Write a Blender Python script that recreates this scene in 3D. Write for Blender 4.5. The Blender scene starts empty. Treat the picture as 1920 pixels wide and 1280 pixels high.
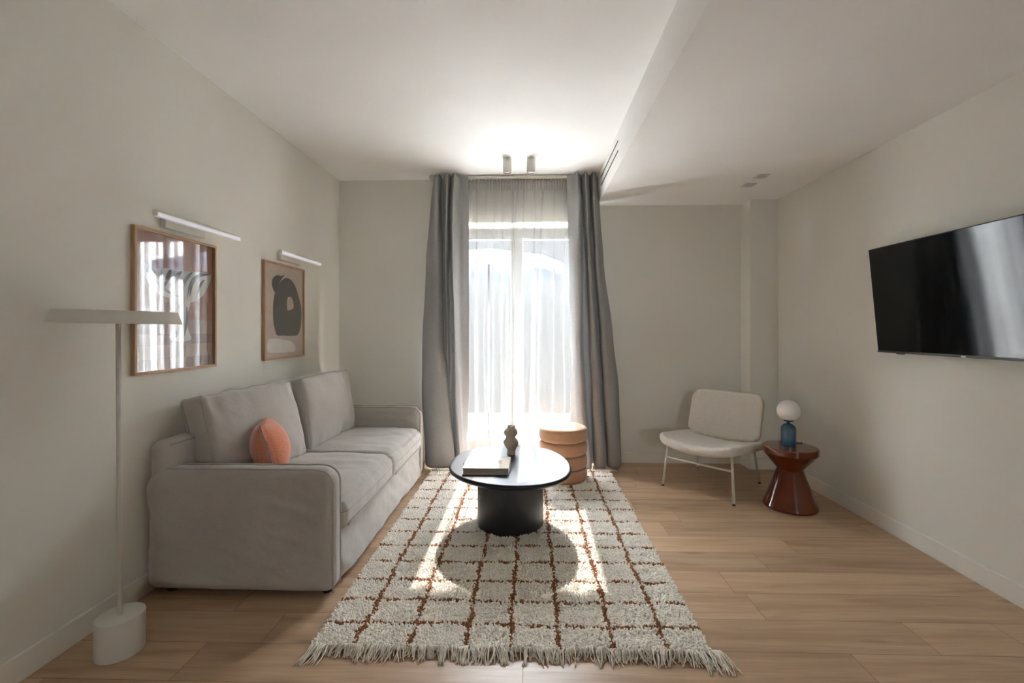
import bpy, bmesh, math, random
import numpy as np
from mathutils import Vector, Matrix, noise

random.seed(7); np.random.seed(7)
sc = bpy.context.scene
COL = sc.collection
PI = math.pi

# ------------------------------------------------------------------ camera, world, sun, exposure
F_PX = 840.0                                   # focal length in pixels of the 1920 px wide frame
CAM_Z = 1.28
cam = bpy.data.cameras.new('camera'); camo = bpy.data.objects.new('camera', cam); COL.objects.link(camo)
cam.sensor_width = 36.0; cam.sensor_fit = 'HORIZONTAL'
cam.lens = 36.0 * F_PX / 1920.0
cam.shift_x = -(971.6 - 960.0) / 1920.0
cam.shift_y = -(640.0 - 617.0) / 1920.0
camo.location = (0, 0, CAM_Z)
camo.rotation_euler = (PI / 2, 0, math.atan(21.4 / F_PX))
cam.clip_start = 0.05; cam.clip_end = 200
sc.camera = camo

world = bpy.data.worlds.new('sky'); sc.world = world; world.use_nodes = True
wn = world.node_tree
bg = wn.nodes['Background']
bg.inputs['Color'].default_value = (0.86, 0.925, 1.0, 1); bg.inputs['Strength'].default_value = 22.0

sun = bpy.data.lights.new('sun', 'SUN'); sun.energy = 5.0; sun.angle = math.radians(0.6); sun.color = (1.0, 0.965, 0.91)
suno = bpy.data.objects.new('sun', sun); COL.objects.link(suno)
# the sun stands behind the window, 41 degrees high, shining towards the camera
sd = Vector((0.0, -1.0, -math.tan(math.radians(40.5)))).normalized()
suno.rotation_euler = sd.to_track_quat('-Z', 'Y').to_euler()
suno.location = (0, 12, 11)

portal = bpy.data.lights.new('window_portal', 'AREA'); portal.shape = 'RECTANGLE'; portal.size = 1.2; portal.size_y = 2.3
portal.cycles.is_portal = True
po = bpy.data.objects.new('window_portal', portal); COL.objects.link(po)
po.location = (-0.10, 4.80, 1.12); po.rotation_euler = (-PI / 2, 0, 0)

portal2 = bpy.data.lights.new('rear_portal', 'AREA'); portal2.shape = 'RECTANGLE'; portal2.size = .8; portal2.size_y = .3
portal2.cycles.is_portal = True
po2 = bpy.data.objects.new('rear_portal', portal2); COL.objects.link(po2)
po2.location = (1.82, -6.15, 2.15); po2.rotation_euler = (PI / 2, 0, 0)

sc.view_settings.view_transform = 'Standard'; sc.view_settings.look = 'None'
sc.view_settings.exposure = 1.9; sc.view_settings.gamma = 1.0; sc.view_settings.use_curve_mapping = False
cy = sc.cycles
cy.max_bounces = 14; cy.diffuse_bounces = 9; cy.glossy_bounces = 4; cy.transmission_bounces = 8; cy.transparent_max_bounces = 24
cy.sample_clamp_indirect = 12.0; cy.caustics_reflective = False; cy.caustics_refractive = False
cy.use_denoising = True

# ------------------------------------------------------------------ helpers
def put(o, parent=None):
    COL.objects.link(o)
    if parent is not None: o.parent = parent
    return o

def mesh_obj(name, verts, faces, m=None, parent=None, smooth=True, mats=None, fmat=None):
    me = bpy.data.meshes.new(name)
    me.from_pydata([tuple(v) for v in verts], [], [tuple(f) for f in faces])
    if mats:
        for x in mats: me.materials.append(x)
        if fmat is not None: me.polygons.foreach_set('material_index', fmat)
    elif m: me.materials.append(m)
    if smooth: me.polygons.foreach_set('use_smooth', [True] * len(me.polygons))
    me.update()
    o = bpy.data.objects.new(name, me)
    return put(o, parent)

def tag(o, label=None, cat=None, group=None, kind=None):
    if label: o['label'] = label
    if cat: o['category'] = cat
    if group: o['group'] = group
    if kind: o['kind'] = kind
    return o

def thing(name, label, cat, loc=(0, 0, 0), rz=0, group=None):
    o = bpy.data.objects.new(name, None); o.location = loc; o.rotation_euler = (0, 0, rz); o.empty_display_size = 0.1
    put(o); tag(o, label, cat, group)
    return o

class MB:
    """collects shapes into one mesh"""
    def __init__(self): self.v = []; self.f = []; self.mi = []
    def add(self, vs, fs, mi=0):
        n = len(self.v); self.v += [tuple(p) for p in vs]
        self.f += [tuple(i + n for i in f) for f in fs]; self.mi += [mi] * len(fs); return self
    def box(self, x0, x1, y0, y1, z0, z1, mi=0, bev=0.0):
        if bev > 0:
            vs, fs = rbox((x1 - x0) / 2, (y1 - y0) / 2, (z1 - z0) / 2, bev, 3, 2)
            c = ((x0 + x1) / 2, (y0 + y1) / 2, (z0 + z1) / 2)
            return self.add([(p[0] + c[0], p[1] + c[1], p[2] + c[2]) for p in vs], fs, mi)
        vs = [(x0, y0, z0), (x1, y0, z0), (x1, y1, z0), (x0, y1, z0), (x0, y0, z1), (x1, y0, z1), (x1, y1, z1), (x0, y1, z1)]
        return self.add(vs, [(0, 3, 2, 1), (4, 5, 6, 7), (0, 1, 5, 4), (1, 2, 6, 5), (2, 3, 7, 6), (3, 0, 4, 7)], mi)
    def tube(self, pts, r, n=10, closed=False, mi=0, cap=True):
        vs, fs = tube(pts, r, n, closed, cap); return self.add(vs, fs, mi)
    def lathe(self, prof, c=(0, 0, 0), n=64, mi=0):
        vs, fs = lathe(prof, n); return self.add([(p[0] + c[0], p[1] + c[1], p[2] + c[2]) for p in vs], fs, mi)
    def build(self, name, m=None, parent=None, smooth=True, mats=None):
        return mesh_obj(name, self.v, self.f, m, parent, smooth, mats, self.mi if mats else None)

def tube(pts, r, n=10, closed=False, cap=True):
    pts = [Vector(p) for p in pts]; N = len(pts); rs = r if isinstance(r, (list, tuple)) else [r] * N
    vs = []; fs = []; up = None
    for i, p in enumerate(pts):
        if closed: t = (pts[(i + 1) % N] - pts[i - 1])
        else: t = pts[min(i + 1, N - 1)] - pts[max(i - 1, 0)]
        t.normalize()
        if up is None:
            a = Vector((0, 0, 1)) if abs(t.z) < 0.9 else Vector((1, 0, 0))
            up = (a - t * a.dot(t)).normalized()
        else:
            up = (up - t * up.dot(t))
            if up.length < 1e-6: up = Vector((0, 0, 1))
            up.normalize()
        s = t.cross(up)
        for k in range(n):
            a = 2 * PI * k / n
            vs.append(p + (up * math.cos(a) + s * math.sin(a)) * rs[i])
    for i in range(N if closed else N - 1):
        j = (i + 1) % N
        for k in range(n):
            l = (k + 1) % n
            fs.append((i * n + k, i * n + l, j * n + l, j * n + k))
    if cap and not closed:
        fs.append(tuple(range(n - 1, -1, -1))); fs.append(tuple((N - 1) * n + k for k in range(n)))
    return vs, fs

def lathe(prof, n=64):
    vs = []; fs = []; m = len(prof); ring = []
    for (r, z) in prof:
        if r < 1e-6: ring.append([len(vs)]); vs.append((0, 0, z))
        else:
            ring.append(list(range(len(vs), len(vs) + n)))
            vs += [(r * math.cos(2 * PI * k / n), r * math.sin(2 * PI * k / n), z) for k in range(n)]
    for i in range(m - 1):
        a, b = ring[i], ring[i + 1]
        for k in range(n):
            l = (k + 1) % n
            if len(a) == 1 and len(b) == 1: continue
            if len(a) == 1: fs.append((a[0], b[k], b[l]))
            elif len(b) == 1: fs.append((a[k], b[0], a[l]))
            else: fs.append((a[k], b[k], b[l], a[l]))
    return vs, [tuple(reversed(f)) for f in fs]

def arc_profile(pts, r, n=5):
    """round the corners of an open (r,z) profile"""
    out = [pts[0]]
    for i in range(1, len(pts) - 1):
        p0, p1, p2 = [Vector(q) for q in (pts[i - 1], pts[i], pts[i + 1])]
        rr = min(r, (p0 - p1).length * 0.45, (p2 - p1).length * 0.45)
        a = p1 + (p0 - p1).normalized() * rr; b = p1 + (p2 - p1).normalized() * rr
        for k in range(n + 1):
            t = k / n; q = a * (1 - t) ** 2 + p1 * 2 * t * (1 - t) + b * t * t
            out.append((q.x, q.y))
    out.append(pts[-1]); return out

def rbox(hx, hy, hz, r, n=8, nr=4, fn=None):
    """rounded box from six grids welded by position; n cells across the flat, nr in each rounding"""
    r = min(r, hx, hy, hz)
    def axis(h):
        c = []
        for k in range(nr): c.append(-h + r * (1 - math.cos(PI / 2 * k / nr)) if False else -h + r * k / nr)
        for k in range(n + 1): c.append(-(h - r) + 2 * (h - r) * k / n)
        for k in range(1, nr + 1): c.append((h - r) + r * k / nr)
        return c
    ax = [axis(hx), axis(hy), axis(hz)]; H = (hx, hy, hz)
    key = {}; vs = []; fs = []
    def vid(p):
        k = (round(p[0], 6), round(p[1], 6), round(p[2], 6))
        if k in key: return key[k]
        q = Vector([max(-(H[i] - r), min(H[i] - r, p[i])) for i in range(3)])
        e = [(p[i] - q[i]) / r if r > 0 else 0 for i in range(3)]
        # map cube corner zone to sphere
        x, y, z = e
        sx = x * math.sqrt(max(0, 1 - y * y / 2 - z * z / 2 + y * y * z * z / 3))
        sy = y * math.sqrt(max(0, 1 - z * z / 2 - x * x / 2 + z * z * x * x / 3))
        sz = z * math.sqrt(max(0, 1 - x * x / 2 - y * y / 2 + x * x * y * y / 3))
        o = q + Vector((sx, sy, sz)) * r
        vs.append(tuple(fn(o, p, H)) if fn else tuple(o)); key[k] = len(vs) - 1
        return key[k]
    for d in range(3):
        u, v = (d + 1) % 3, (d + 2) % 3
        for s in (-1, 1):
            for i in range(len(ax[u]) - 1):
                for j in range(len(ax[v]) - 1):
                    q = []
                    for (a, b) in ((i, j), (i + 1, j), (i + 1, j + 1), (i, j + 1)):
                        p = [0, 0, 0]; p[d] = s * H[d]; p[u] = ax[u][a]; p[v] = ax[v][b]; q.append(vid(p))
                    if s < 0: q.reverse()
                    if len(set(q)) >= 3: fs.append(tuple(q))
    return vs, fs

def grid_mesh(fn, nu, nv, closed_u=False):
    vs = [fn(i / nu, j / nv) for j in range(nv + 1) for i in range(nu + (0 if closed_u else 1))]
    w = nu if closed_u else nu + 1; fs = []
    for j in range(nv):
        for i in range(nu):
            k = (i + 1) % w
            fs.append((j * w + i, j * w + k, (j + 1) * w + k, (j + 1) * w + i))
    return vs, fs

def crom(P, t):
    """Catmull-Rom through P, t in 0..1"""
    n = len(P) - 1; x = min(max(t * n, 0), n - 1e-9); i = int(x); f = x - i
    p = [P[max(0, min(n, i + k))] for k in (-1, 0, 1, 2)]
    return tuple(0.5 * ((2 * p[1][d]) + (-p[0][d] + p[2][d]) * f + (2 * p[0][d] - 5 * p[1][d] + 4 * p[2][d] - p[3][d]) * f * f +
                        (-p[0][d] + 3 * p[1][d] - 3 * p[2][d] + p[3][d]) * f ** 3) for d in range(len(P[0])))

def fbm(p, s, o=3):
    return noise.fractal(Vector(p) * s, 1.0, 2.0, o, noise_basis='PERLIN_ORIGINAL')

def bevel(o, w=0.003, seg=2, ang=35):
    b = o.modifiers.new('bevel', 'BEVEL'); b.width = w; b.segments = seg; b.limit_method = 'ANGLE'; b.angle_limit = math.radians(ang)
    return o

# ------------------------------------------------------------------ materials
def mat(name, color=(.8, .8, .8), rough=.6, metal=0, spec=.5, **kw):
    m = bpy.data.materials.new(name); m.use_nodes = True
    b = m.node_tree.nodes['Principled BSDF']
    b.inputs['Base Color'].default_value = (*color, 1); b.inputs['Roughness'].default_value = rough
    b.inputs['Metallic'].default_value = metal; b.inputs['Specular IOR Level'].default_value = spec
    for k, v in kw.items(): b.inputs[k.replace('_', ' ')].default_value = v
    return m, m.node_tree, b

def N(t, typ, **kw):
    n = t.nodes.new(typ)
    for k, v in kw.items(): setattr(n, k, v)
    return n

def noisecol(t, b, c1, c2, scale=5, detail=4, stretch=(1, 1, 1), coord='Object', lo=.35, hi=.65):
    tc = N(t, 'ShaderNodeTexCoord'); mp = N(t, 'ShaderNodeMapping'); mp.inputs['Scale'].default_value = stretch
    ns = N(t, 'ShaderNodeTexNoise'); ns.inputs['Scale'].default_value = scale; ns.inputs['Detail'].default_value = detail
    cr = N(t, 'ShaderNodeValToRGB'); cr.color_ramp.elements[0].position = lo; cr.color_ramp.elements[1].position = hi
    cr.color_ramp.elements[0].color = (*c1, 1); cr.color_ramp.elements[1].color = (*c2, 1)
    t.links.new(tc.outputs[coord], mp.inputs['Vector']); t.links.new(mp.outputs[0], ns.inputs['Vector'])
    t.links.new(ns.outputs['Fac'], cr.inputs['Fac']); t.links.new(cr.outputs['Color'], b.inputs['Base Color'])
    return ns, cr, mp

def bump(t, b, scale, dist, strength=.5, stretch=(1, 1, 1), typ='noise', detail=2):
    tc = N(t, 'ShaderNodeTexCoord'); mp = N(t, 'ShaderNodeMapping'); mp.inputs['Scale'].default_value = stretch
    if typ == 'noise':
        ns = N(t, 'ShaderNodeTexNoise'); ns.inputs['Detail'].default_value = detail; out = ns.outputs['Fac']
    else:
        ns = N(t, 'ShaderNodeTexVoronoi'); out = ns.outputs['Distance']
    ns.inputs['Scale'].default_value = scale
    bp = N(t, 'ShaderNodeBump'); bp.inputs['Distance'].default_value = dist; bp.inputs['Strength'].default_value = strength
    t.links.new(tc.outputs['Object'], mp.inputs['Vector']); t.links.new(mp.outputs[0], ns.inputs['Vector'])
    t.links.new(out, bp.inputs['Height'])
    if b is not None: t.links.new(bp.outputs['Normal'], b.inputs['Normal'])
    return bp

def paint(name, c, rough=.75, k=.03):
    m, t, b = mat(name, c, rough, spec=.25)
    noisecol(t, b, tuple(x * (1 - k) for x in c), tuple(min(1, x * (1 + k)) for x in c), 1.2, 3, lo=.3, hi=.7)
    bump(t, b, 260, .0006, .25, detail=3)
    return m

M = {}
M['wall'] = paint('warm white wall paint', (.70, .682, .622))
M['ceiling'] = paint('ceiling paint', (.87, .868, .86))
M['base'] = paint('baseboard paint', (.74, .715, .655), .45)
M['white_metal'] = mat('warm white powder coat', (.63, .605, .555), .42)[0]
M['cream_metal'] = mat('cream powder coat', (.70, .665, .60), .4)[0]
M['black_foot'] = mat('black rubber', (.015, .015, .015), .6)[0]
M['chrome'] = mat('brushed steel', (.6, .6, .6), .3, 1.0)[0]
M['frame_pvc'] = mat('window frame lacquer', (.30, .305, .31), .45)[0]

def cloth(name, c1, c2, weave=900, dist=.0006, sheen=.3, wr=None, lo=.3, hi=.7):
    m, t, b = mat(name, c1, .95, spec=.15)
    b.inputs['Sheen Weight'].default_value = sheen; b.inputs['Sheen Roughness'].default_value = .5
    noisecol(t, b, c1, c2, weave, 3, lo=lo, hi=hi)
    bp = bump(t, b, weave * .8, dist, .5)
    if wr:
        bp2 = bump(t, None, wr[0], wr[1], .6, detail=4); t.links.new(bp2.outputs['Normal'], bp.inputs['Normal'])
    return m
M['sofa'] = cloth('taupe grey slipcover cotton', (.37, .34, .31), (.48, .45, .415), 420, .0008, .35, (9, .016))
M['sofa_pipe'] = cloth('taupe piping cord', (.34, .31, .28), (.44, .41, .375), 500, .0005, .3)
M['pillow'] = cloth('terracotta linen', (.52, .150, .070), (.70, .27, .155), 160, .001, .4)
M['boucle'] = cloth('cream boucle wool', (.62, .565, .50), (.76, .715, .655), 190, .004, .5)
M['stool'] = cloth('caramel boucle', (.42, .215, .115), (.60, .35, .21), 260, .0025, .4)

def two_sided_cloth(name, c1, c2, transl, transp, weave=500, stretch=(1, 1, 1), tcol=None, dist=.0005):
    """woven cloth: diffuse front, light coming through the yarn, and open gaps between the yarns"""
    m = bpy.data.materials.new(name); m.use_nodes = True; t = m.node_tree; t.nodes.clear()
    out = N(t, 'ShaderNodeOutputMaterial')
    d = N(t, 'ShaderNodeBsdfDiffuse'); tr = N(t, 'ShaderNodeBsdfTranslucent'); tp = N(t, 'ShaderNodeBsdfTransparent')
    tc = N(t, 'ShaderNodeTexCoord'); mp = N(t, 'ShaderNodeMapping'); mp.inputs['Scale'].default_value = stretch
    ns = N(t, 'ShaderNodeTexNoise'); ns.inputs['Scale'].default_value = weave; ns.inputs['Detail'].default_value = 2
    cr = N(t, 'ShaderNodeValToRGB'); cr.color_ramp.elements[0].position = .35; cr.color_ramp.elements[1].position = .65
    cr.color_ramp.elements[0].color = (*c1, 1); cr.color_ramp.elements[1].color = (*c2, 1)
    t.links.new(tc.outputs['Object'], mp.inputs['Vector']); t.links.new(mp.outputs[0], ns.inputs['Vector']); t.links.new(ns.outputs['Fac'], cr.inputs['Fac'])
    t.links.new(cr.outputs[0], d.inputs['Color'])
    if tcol: tr.inputs['Color'].default_value = (*tcol, 1)
    else: t.links.new(cr.outputs[0], tr.inputs['Color'])
    bp = N(t, 'ShaderNodeBump'); bp.inputs['Distance'].default_value = dist; bp.inputs['Strength'].default_value = .4
    t.links.new(ns.outputs['Fac'], bp.inputs['Height']); t.links.new(bp.outputs[0], d.inputs['Normal'])
    m1 = N(t, 'ShaderNodeMixShader'); m1.inputs[0].default_value = transl
    t.links.new(d.outputs[0], m1.inputs[1]); t.links.new(tr.outputs[0], m1.inputs[2])
    m2 = N(t, 'ShaderNodeMixShader'); m2.inputs[0].default_value = transp
    t.links.new(m1.outputs[0], m2.inputs[1]); t.links.new(tp.outputs[0], m2.inputs[2])
    t.links.new((m2 if transp > 0 else m1).outputs[0], out.inputs['Surface'])
    return m
M['drape'] = two_sided_cloth('grey melange drape', (.33, .325, .32), (.48, .475, .465), .22, 0, 600, (1, 1, .25))
M['sheer'] = two_sided_cloth('white voile', (.88, .865, .84), (.92, .905, .88), .42, .60, 500, (1, 1, 1), tcol=(.048, .048, .048))

def glass(name, k=1.0, tint=(1, 1, 1), rough=0.0):
    """thin pane: light passes, the surface mirrors by Fresnel"""
    m = bpy.data.materials.new(name); m.use_nodes = True; t = m.node_tree; t.nodes.clear()
    out = N(t, 'ShaderNodeOutputMaterial'); tp = N(t, 'ShaderNodeBsdfTransparent'); tp.inputs[0].default_value = (*tint, 1)
    gl = N(t, 'ShaderNodeBsdfGlossy'); gl.inputs['Roughness'].default_value = rough
    lw = N(t, 'ShaderNodeLayerWeight'); lw.inputs['Blend'].default_value = .5
    pw = N(t, 'ShaderNodeMath', operation='POWER'); pw.inputs[1].default_value = 5; t.links.new(lw.outputs['Facing'], pw.inputs[0])
    fr = N(t, 'ShaderNodeMath', operation='MULTIPLY_ADD'); fr.inputs[1].default_value = .96; fr.inputs[2].default_value = .04; t.links.new(pw.outputs[0], fr.inputs[0])
    mu = N(t, 'ShaderNodeMath', operation='MULTIPLY'); mu.inputs[1].default_value = k; mu.use_clamp = True
    mx = N(t, 'ShaderNodeMixShader')
    t.links.new(fr.outputs[0], mu.inputs[0]); t.links.new(mu.outputs[0], mx.inputs[0])
    t.links.new(tp.outputs[0], mx.inputs[1]); t.links.new(gl.outputs[0], mx.inputs[2]); t.links.new(mx.outputs[0], out.inputs[0])
    return m
M['window_glass'] = glass('window glass', 1.0)
M['picture_glass'] = glass('picture glass', 1.7)

def oak(name, c1, c2, stretch):
    m, t, b = mat(name, c1, .5, spec=.35)
    noisecol(t, b, c1, c2, 3, 6, stretch=stretch, lo=.3, hi=.7)
    return m
M['oak'] = oak('light oak', (.36, .20, .105), (.52, .33, .19), (60, 3, 60))
M['oak_v'] = oak('light oak upright grain', (.36, .20, .105), (.52, .33, .19), (60, 60, 3))

def floor_material():
    m, t, b = mat('oak laminate planks', (.4, .27, .18), .36, spec=.45)
    L = t.links.new
    at = N(t, 'ShaderNodeAttribute', attribute_name='plank'); tc = N(t, 'ShaderNodeTexCoord')
    off = N(t, 'ShaderNodeVectorMath', operation='SCALE'); off.inputs['Scale'].default_value = 37.0
    L(at.outputs['Color'], off.inputs[0])
    ad = N(t, 'ShaderNodeVectorMath', operation='ADD'); L(tc.outputs['Object'], ad.inputs[0]); L(off.outputs[0], ad.inputs[1])
    # grain stretched along the plank, warped like cathedral figure
    mp = N(t, 'ShaderNodeMapping'); mp.inputs['Scale'].default_value = (.7, 9, 1); L(ad.outputs[0], mp.inputs[0])
    n1 = N(t, 'ShaderNodeTexNoise'); n1.inputs['Scale'].default_value = 1.6; n1.inputs['Detail'].default_value = 5; n1.inputs['Distortion'].default_value = 1.1; L(mp.outputs[0], n1.inputs['Vector'])
    mp2 = N(t, 'ShaderNodeMapping'); mp2.inputs['Scale'].default_value = (3, 150, 1); L(ad.outputs[0], mp2.inputs[0])
    n2 = N(t, 'ShaderNodeTexNoise'); n2.inputs['Scale'].default_value = 2; n2.inputs['Detail'].default_value = 4; L(mp2.outputs[0], n2.inputs['Vector'])
    mp3 = N(t, 'ShaderNodeMapping'); mp3.inputs['Scale'].default_value = (1.6, 7, 1); L(ad.outputs[0], mp3.inputs[0])
    vo = N(t, 'ShaderNodeTexVoronoi'); vo.inputs['Scale'].default_value = 1.0; L(mp3.outputs[0], vo.inputs['Vector'])
    kn = N(t, 'ShaderNodeMapRange'); kn.inputs['From Min'].default_value = .02; kn.inputs['From Max'].default_value = .16; kn.inputs['To Min'].default_value = .55; kn.inputs['To Max'].default_value = 1; L(vo.outputs['Distance'], kn.inputs['Value'])
    cr = N(t, 'ShaderNodeValToRGB'); e = cr.color_ramp.elements
    e[0].position = .3; e[0].color = (.385, .245, .145, 1); e[1].position = .68; e[1].color = (.53, .370, .238, 1)
    x = cr.color_ramp.elements.new(.5); x.color = (.475, .318, .200, 1); L(n1.outputs['Fac'], cr.inputs[0])
    r2 = N(t, 'ShaderNodeMapRange'); r2.inputs['From Min'].default_value = .3; r2.inputs['From Max'].default_value = .7; r2.inputs['To Min'].default_value = .86; r2.inputs['To Max'].default_value = 1.08; L(n2.outputs['Fac'], r2.inputs['Value'])
    sp = N(t, 'ShaderNodeSeparateColor'); L(at.outputs['Color'], sp.inputs[0])
    r3 = N(t, 'ShaderNodeMapRange'); r3.inputs['To Min'].default_value = .88; r3.inputs['To Max'].default_value = 1.1; L(sp.outputs[0], r3.inputs['Value'])
    a = N(t, 'ShaderNodeMath', operation='MULTIPLY'); L(r2.outputs[0], a.inputs[0]); L(r3.outputs[0], a.inputs[1])
    a2 = N(t, 'ShaderNodeMath', operation='MULTIPLY'); L(a.outputs[0], a2.inputs[0]); L(kn.outputs[0], a2.inputs[1])
    sc_ = N(t, 'ShaderNodeVectorMath', operation='SCALE'); L(cr.outputs[0], sc_.inputs[0]); L(a2.outputs[0], sc_.inputs['Scale'])
    L(sc_.outputs[0], b.inputs['Base Color'])
    bp = N(t, 'ShaderNodeBump'); bp.inputs['Distance'].default_value = .0008; bp.inputs['Strength'].default_value = .3; L(n2.outputs['Fac'], bp.inputs['Height']); L(bp.outputs[0], b.inputs['Normal'])
    return m
M['floor'] = floor_material()
M['seam'] = mat('plank seam', (.13, .075, .045), .7)[0]

# ------------------------------------------------------------------ the room
XL, XR, YB, YN, ZC, ZS, XS = -1.86, 2.27, 4.33, -6.0, 2.73, 2.468, 0.65
WX0, WX1, WZ1 = -0.80, 0.56, 2.31          # the opening of the window in the back wall
REV = 4.62                                  # the window stands at the outer side of the wall
def struct(o): o['kind'] = 'structure'; return o

def build_floor():
    joints = {8: [1.265 - 1.29 * k for k in range(-1, 4)], 11: [.996 + 1.29 * k for k in (-2, -1, 0, 1)], 12: [1.275 + 1.29 * k for k in (-2, -1, 0)],
              13: [1.533 + 1.29 * k for k in (-2, -1, 0)], 15: [1.01 + 1.29 * k for k in (-2, -1, 0)]}
    vs = []; fs = []; col = []; mi = []
    rnd = random.Random(3)
    for r in range(-30, 24):
        y0 = r * .2; y1 = min(y0 + .2, REV)
        if y0 >= REV: break
        js = joints.get(r) or [rnd.uniform(-1.9, -.9) + 1.29 * k for k in range(4)]
        xs = [XL] + sorted(x for x in js if XL + .05 < x < XR - .05) + [XR]
        g = .0009
        for a, b2 in zip(xs[:-1], xs[1:]):
            n = len(vs); vs += [(a + g, y0 + g, 0), (b2 - g, y0 + g, 0), (b2 - g, y1 - g, 0), (a + g, y1 - g, 0)]
            fs.append((n, n + 1, n + 2, n + 3)); col.append((rnd.random(), rnd.random(), rnd.random(), 1)); mi.append(0)
    n = len(vs); vs += [(XL, YN, -.0012), (XR, YN, -.0012), (XR, REV, -.0012), (XL, REV, -.0012)]; fs.append((n, n + 1, n + 2, n + 3)); col.append((0, 0, 0, 1)); mi.append(1)
    n = len(vs); vs += [(XL, YN, -.06), (XR, YN, -.06), (XR, REV, -.06), (XL, REV, -.06)]; fs.append((n, n + 3, n + 2, n + 1)); col.append((0, 0, 0, 1)); mi.append(1)
    o = mesh_obj('floor', vs, fs, smooth=False, mats=[M['floor'], M['seam']], fmat=mi)
    at = o.data.attributes.new('plank', 'FLOAT_COLOR', 'FACE')
    at.data.foreach_set('color', [c for x in col for c in x])
    struct(o)
build_floor()

def wall(name, boxes, m='wall', bev=0):
    b = MB()
    for x in boxes: b.box(*x)
    return struct(b.build(name, M[m], smooth=False))
T = .12
wall('wall_left', [(XL - T, XL, YN - T, REV + T, 0, ZC + T)])
wall('wall_right', [(XR, XR + T, YN - T, REV + T, 0, ZC + T)])
wall('wall_rear', [(XL, 1.42, YN - T, YN, 0, ZC), (2.22, XR, YN - T, YN, 0, ZC), (1.42, 2.22, YN - T, YN, 2.30, ZC), (1.42, 2.22, YN - T, YN, 0, 2.0)])   # unseen opening added far behind the camera to let in fill light
wall('wall_back', [(XL, WX0, YB, REV, 0, ZC), (WX1, XR, YB, REV, 0, ZC), (WX0, WX1, YB, REV, WZ1, ZC)])
wall('wall_corner', [(2.018, XR, 4.155, YB, 0, ZS)])
wall('ceiling', [(XL, XR, YN, REV, ZC, ZC + T)], 'ceiling')
o = wall('ceiling_soffit', [(XS, XR, YN, YB, ZS, ZC)], 'ceiling')
BH, BT = .10, .014
def board(name, x0, x1, y0, y1):
    b = MB().box(x0, x1, y0, y1, 0, BH); o = struct(b.build(name, M['base'], smooth=False)); bevel(o, .003); return o
board('baseboard_left', XL, XL + BT, YN, YB)
board('baseboard_right', XR - BT, XR, YN, 4.155)
board('baseboard_back', WX1 + .12, 2.018, YB - BT, YB)
board('baseboard_back', XL + BT, WX0 - .1, YB - BT, YB)
board('baseboard_corner', 2.018 - BT, 2.018, 4.155 - BT, YB - BT)
board('baseboard_corner', 2.018, XR - BT, 4.155 - BT, 4.155)

# the window: two glazed casements in one frame
def build_window():
    w = bpy.data.objects.new('window_1', None); w.location = (0, REV, 0); put(w); struct(w); w['label'] = 'tall white two-casement window behind the sheer curtains'
    y0, y1 = -.02, .05
    f = MB()
    zt, zb = WZ1, .02
    f.box(WX0, WX1, y0, y1, zt - .05, zt).box(WX0, WX1, y0, y1, 0, .05)
    f.box(WX0, WX0 + .05, y0, y1, .05, zt - .05).box(WX1 - .05, WX1, y0, y1, .05, zt - .05)
    bevel(f.build('window_frame', M['frame_pvc'], w, smooth=False), .004)
    mid = -.132
    for (a, b2) in ((WX0 + .05, mid), (mid, WX1 - .05)):
        s = MB(); st = .062
        lz, hz = .05, zt - .05
        s.box(a, a + st, -.03, .035, lz, hz).box(b2 - st, b2, -.03, .035, lz, hz).box(a + st, b2 - st, -.03, .035, hz - .06, hz).box(a + st, b2 - st, -.03, .035, lz, lz + .09)
        so = bevel(s.build('casement', M['frame_pvc'], w, smooth=False), .004)
        g = MB().box(a + st, b2 - st, -.004, .004, lz + .09, hz - .06)
        g.build('pane', M['window_glass'], so, smooth=False)
    h = MB().box(mid - .012, mid + .012, -.045, -.03, 1.0, 1.12).tube([(mid, -.045, 1.06), (mid, -.075, 1.06), (mid + .01, -.08, 1.05), (mid + .01, -.08, .94)], .009, 8)
    h.build('window_handle', M['white_metal'], w)
build_window()

# ------------------------------------------------------------------ outside the window: a bright courtyard below
YD = -1.35
M['paving'] = paint('pale paving', (.90, .87, .82), .8)
M['stucco'] = paint('white stucco', (.86, .85, .83), .85)
M['far_wall'] = paint('blackened far wall', (.010, .0104, .0106), .85)  # near black on purpose, to dim the view through the sheers
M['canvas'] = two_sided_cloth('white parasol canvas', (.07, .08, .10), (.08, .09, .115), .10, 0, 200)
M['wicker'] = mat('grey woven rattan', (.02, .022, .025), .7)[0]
struct(MB().box(-14, 14, REV + .02, 20, YD - .1, YD).build('ground_outside', M['paving'], smooth=False))
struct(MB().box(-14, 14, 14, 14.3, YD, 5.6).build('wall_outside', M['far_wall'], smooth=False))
struct(MB().box(-7.3, -7, REV, 14, YD, 4.6).build('wall_outside', M['stucco'], smooth=False))  # unseen side wall added to bounce daylight in sideways
struct(MB().box(7, 7.3, REV, 14, YD, 4.6).build('wall_outside', M['stucco'], smooth=False))  # its opposite twin, likewise added as a light bouncer out of view
# the outer face of our own wall
struct(MB().box(-6, WX0, REV + .0, REV + .02, YD, 3.2).box(WX1, 6, REV, REV + .02, YD, 3.2).box(WX0, WX1, REV, REV + .02, WZ1, 3.2).box(WX0, WX1, REV, REV + .02, YD, -.0).build('facade_outside', M['stucco'], smooth=False))

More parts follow.
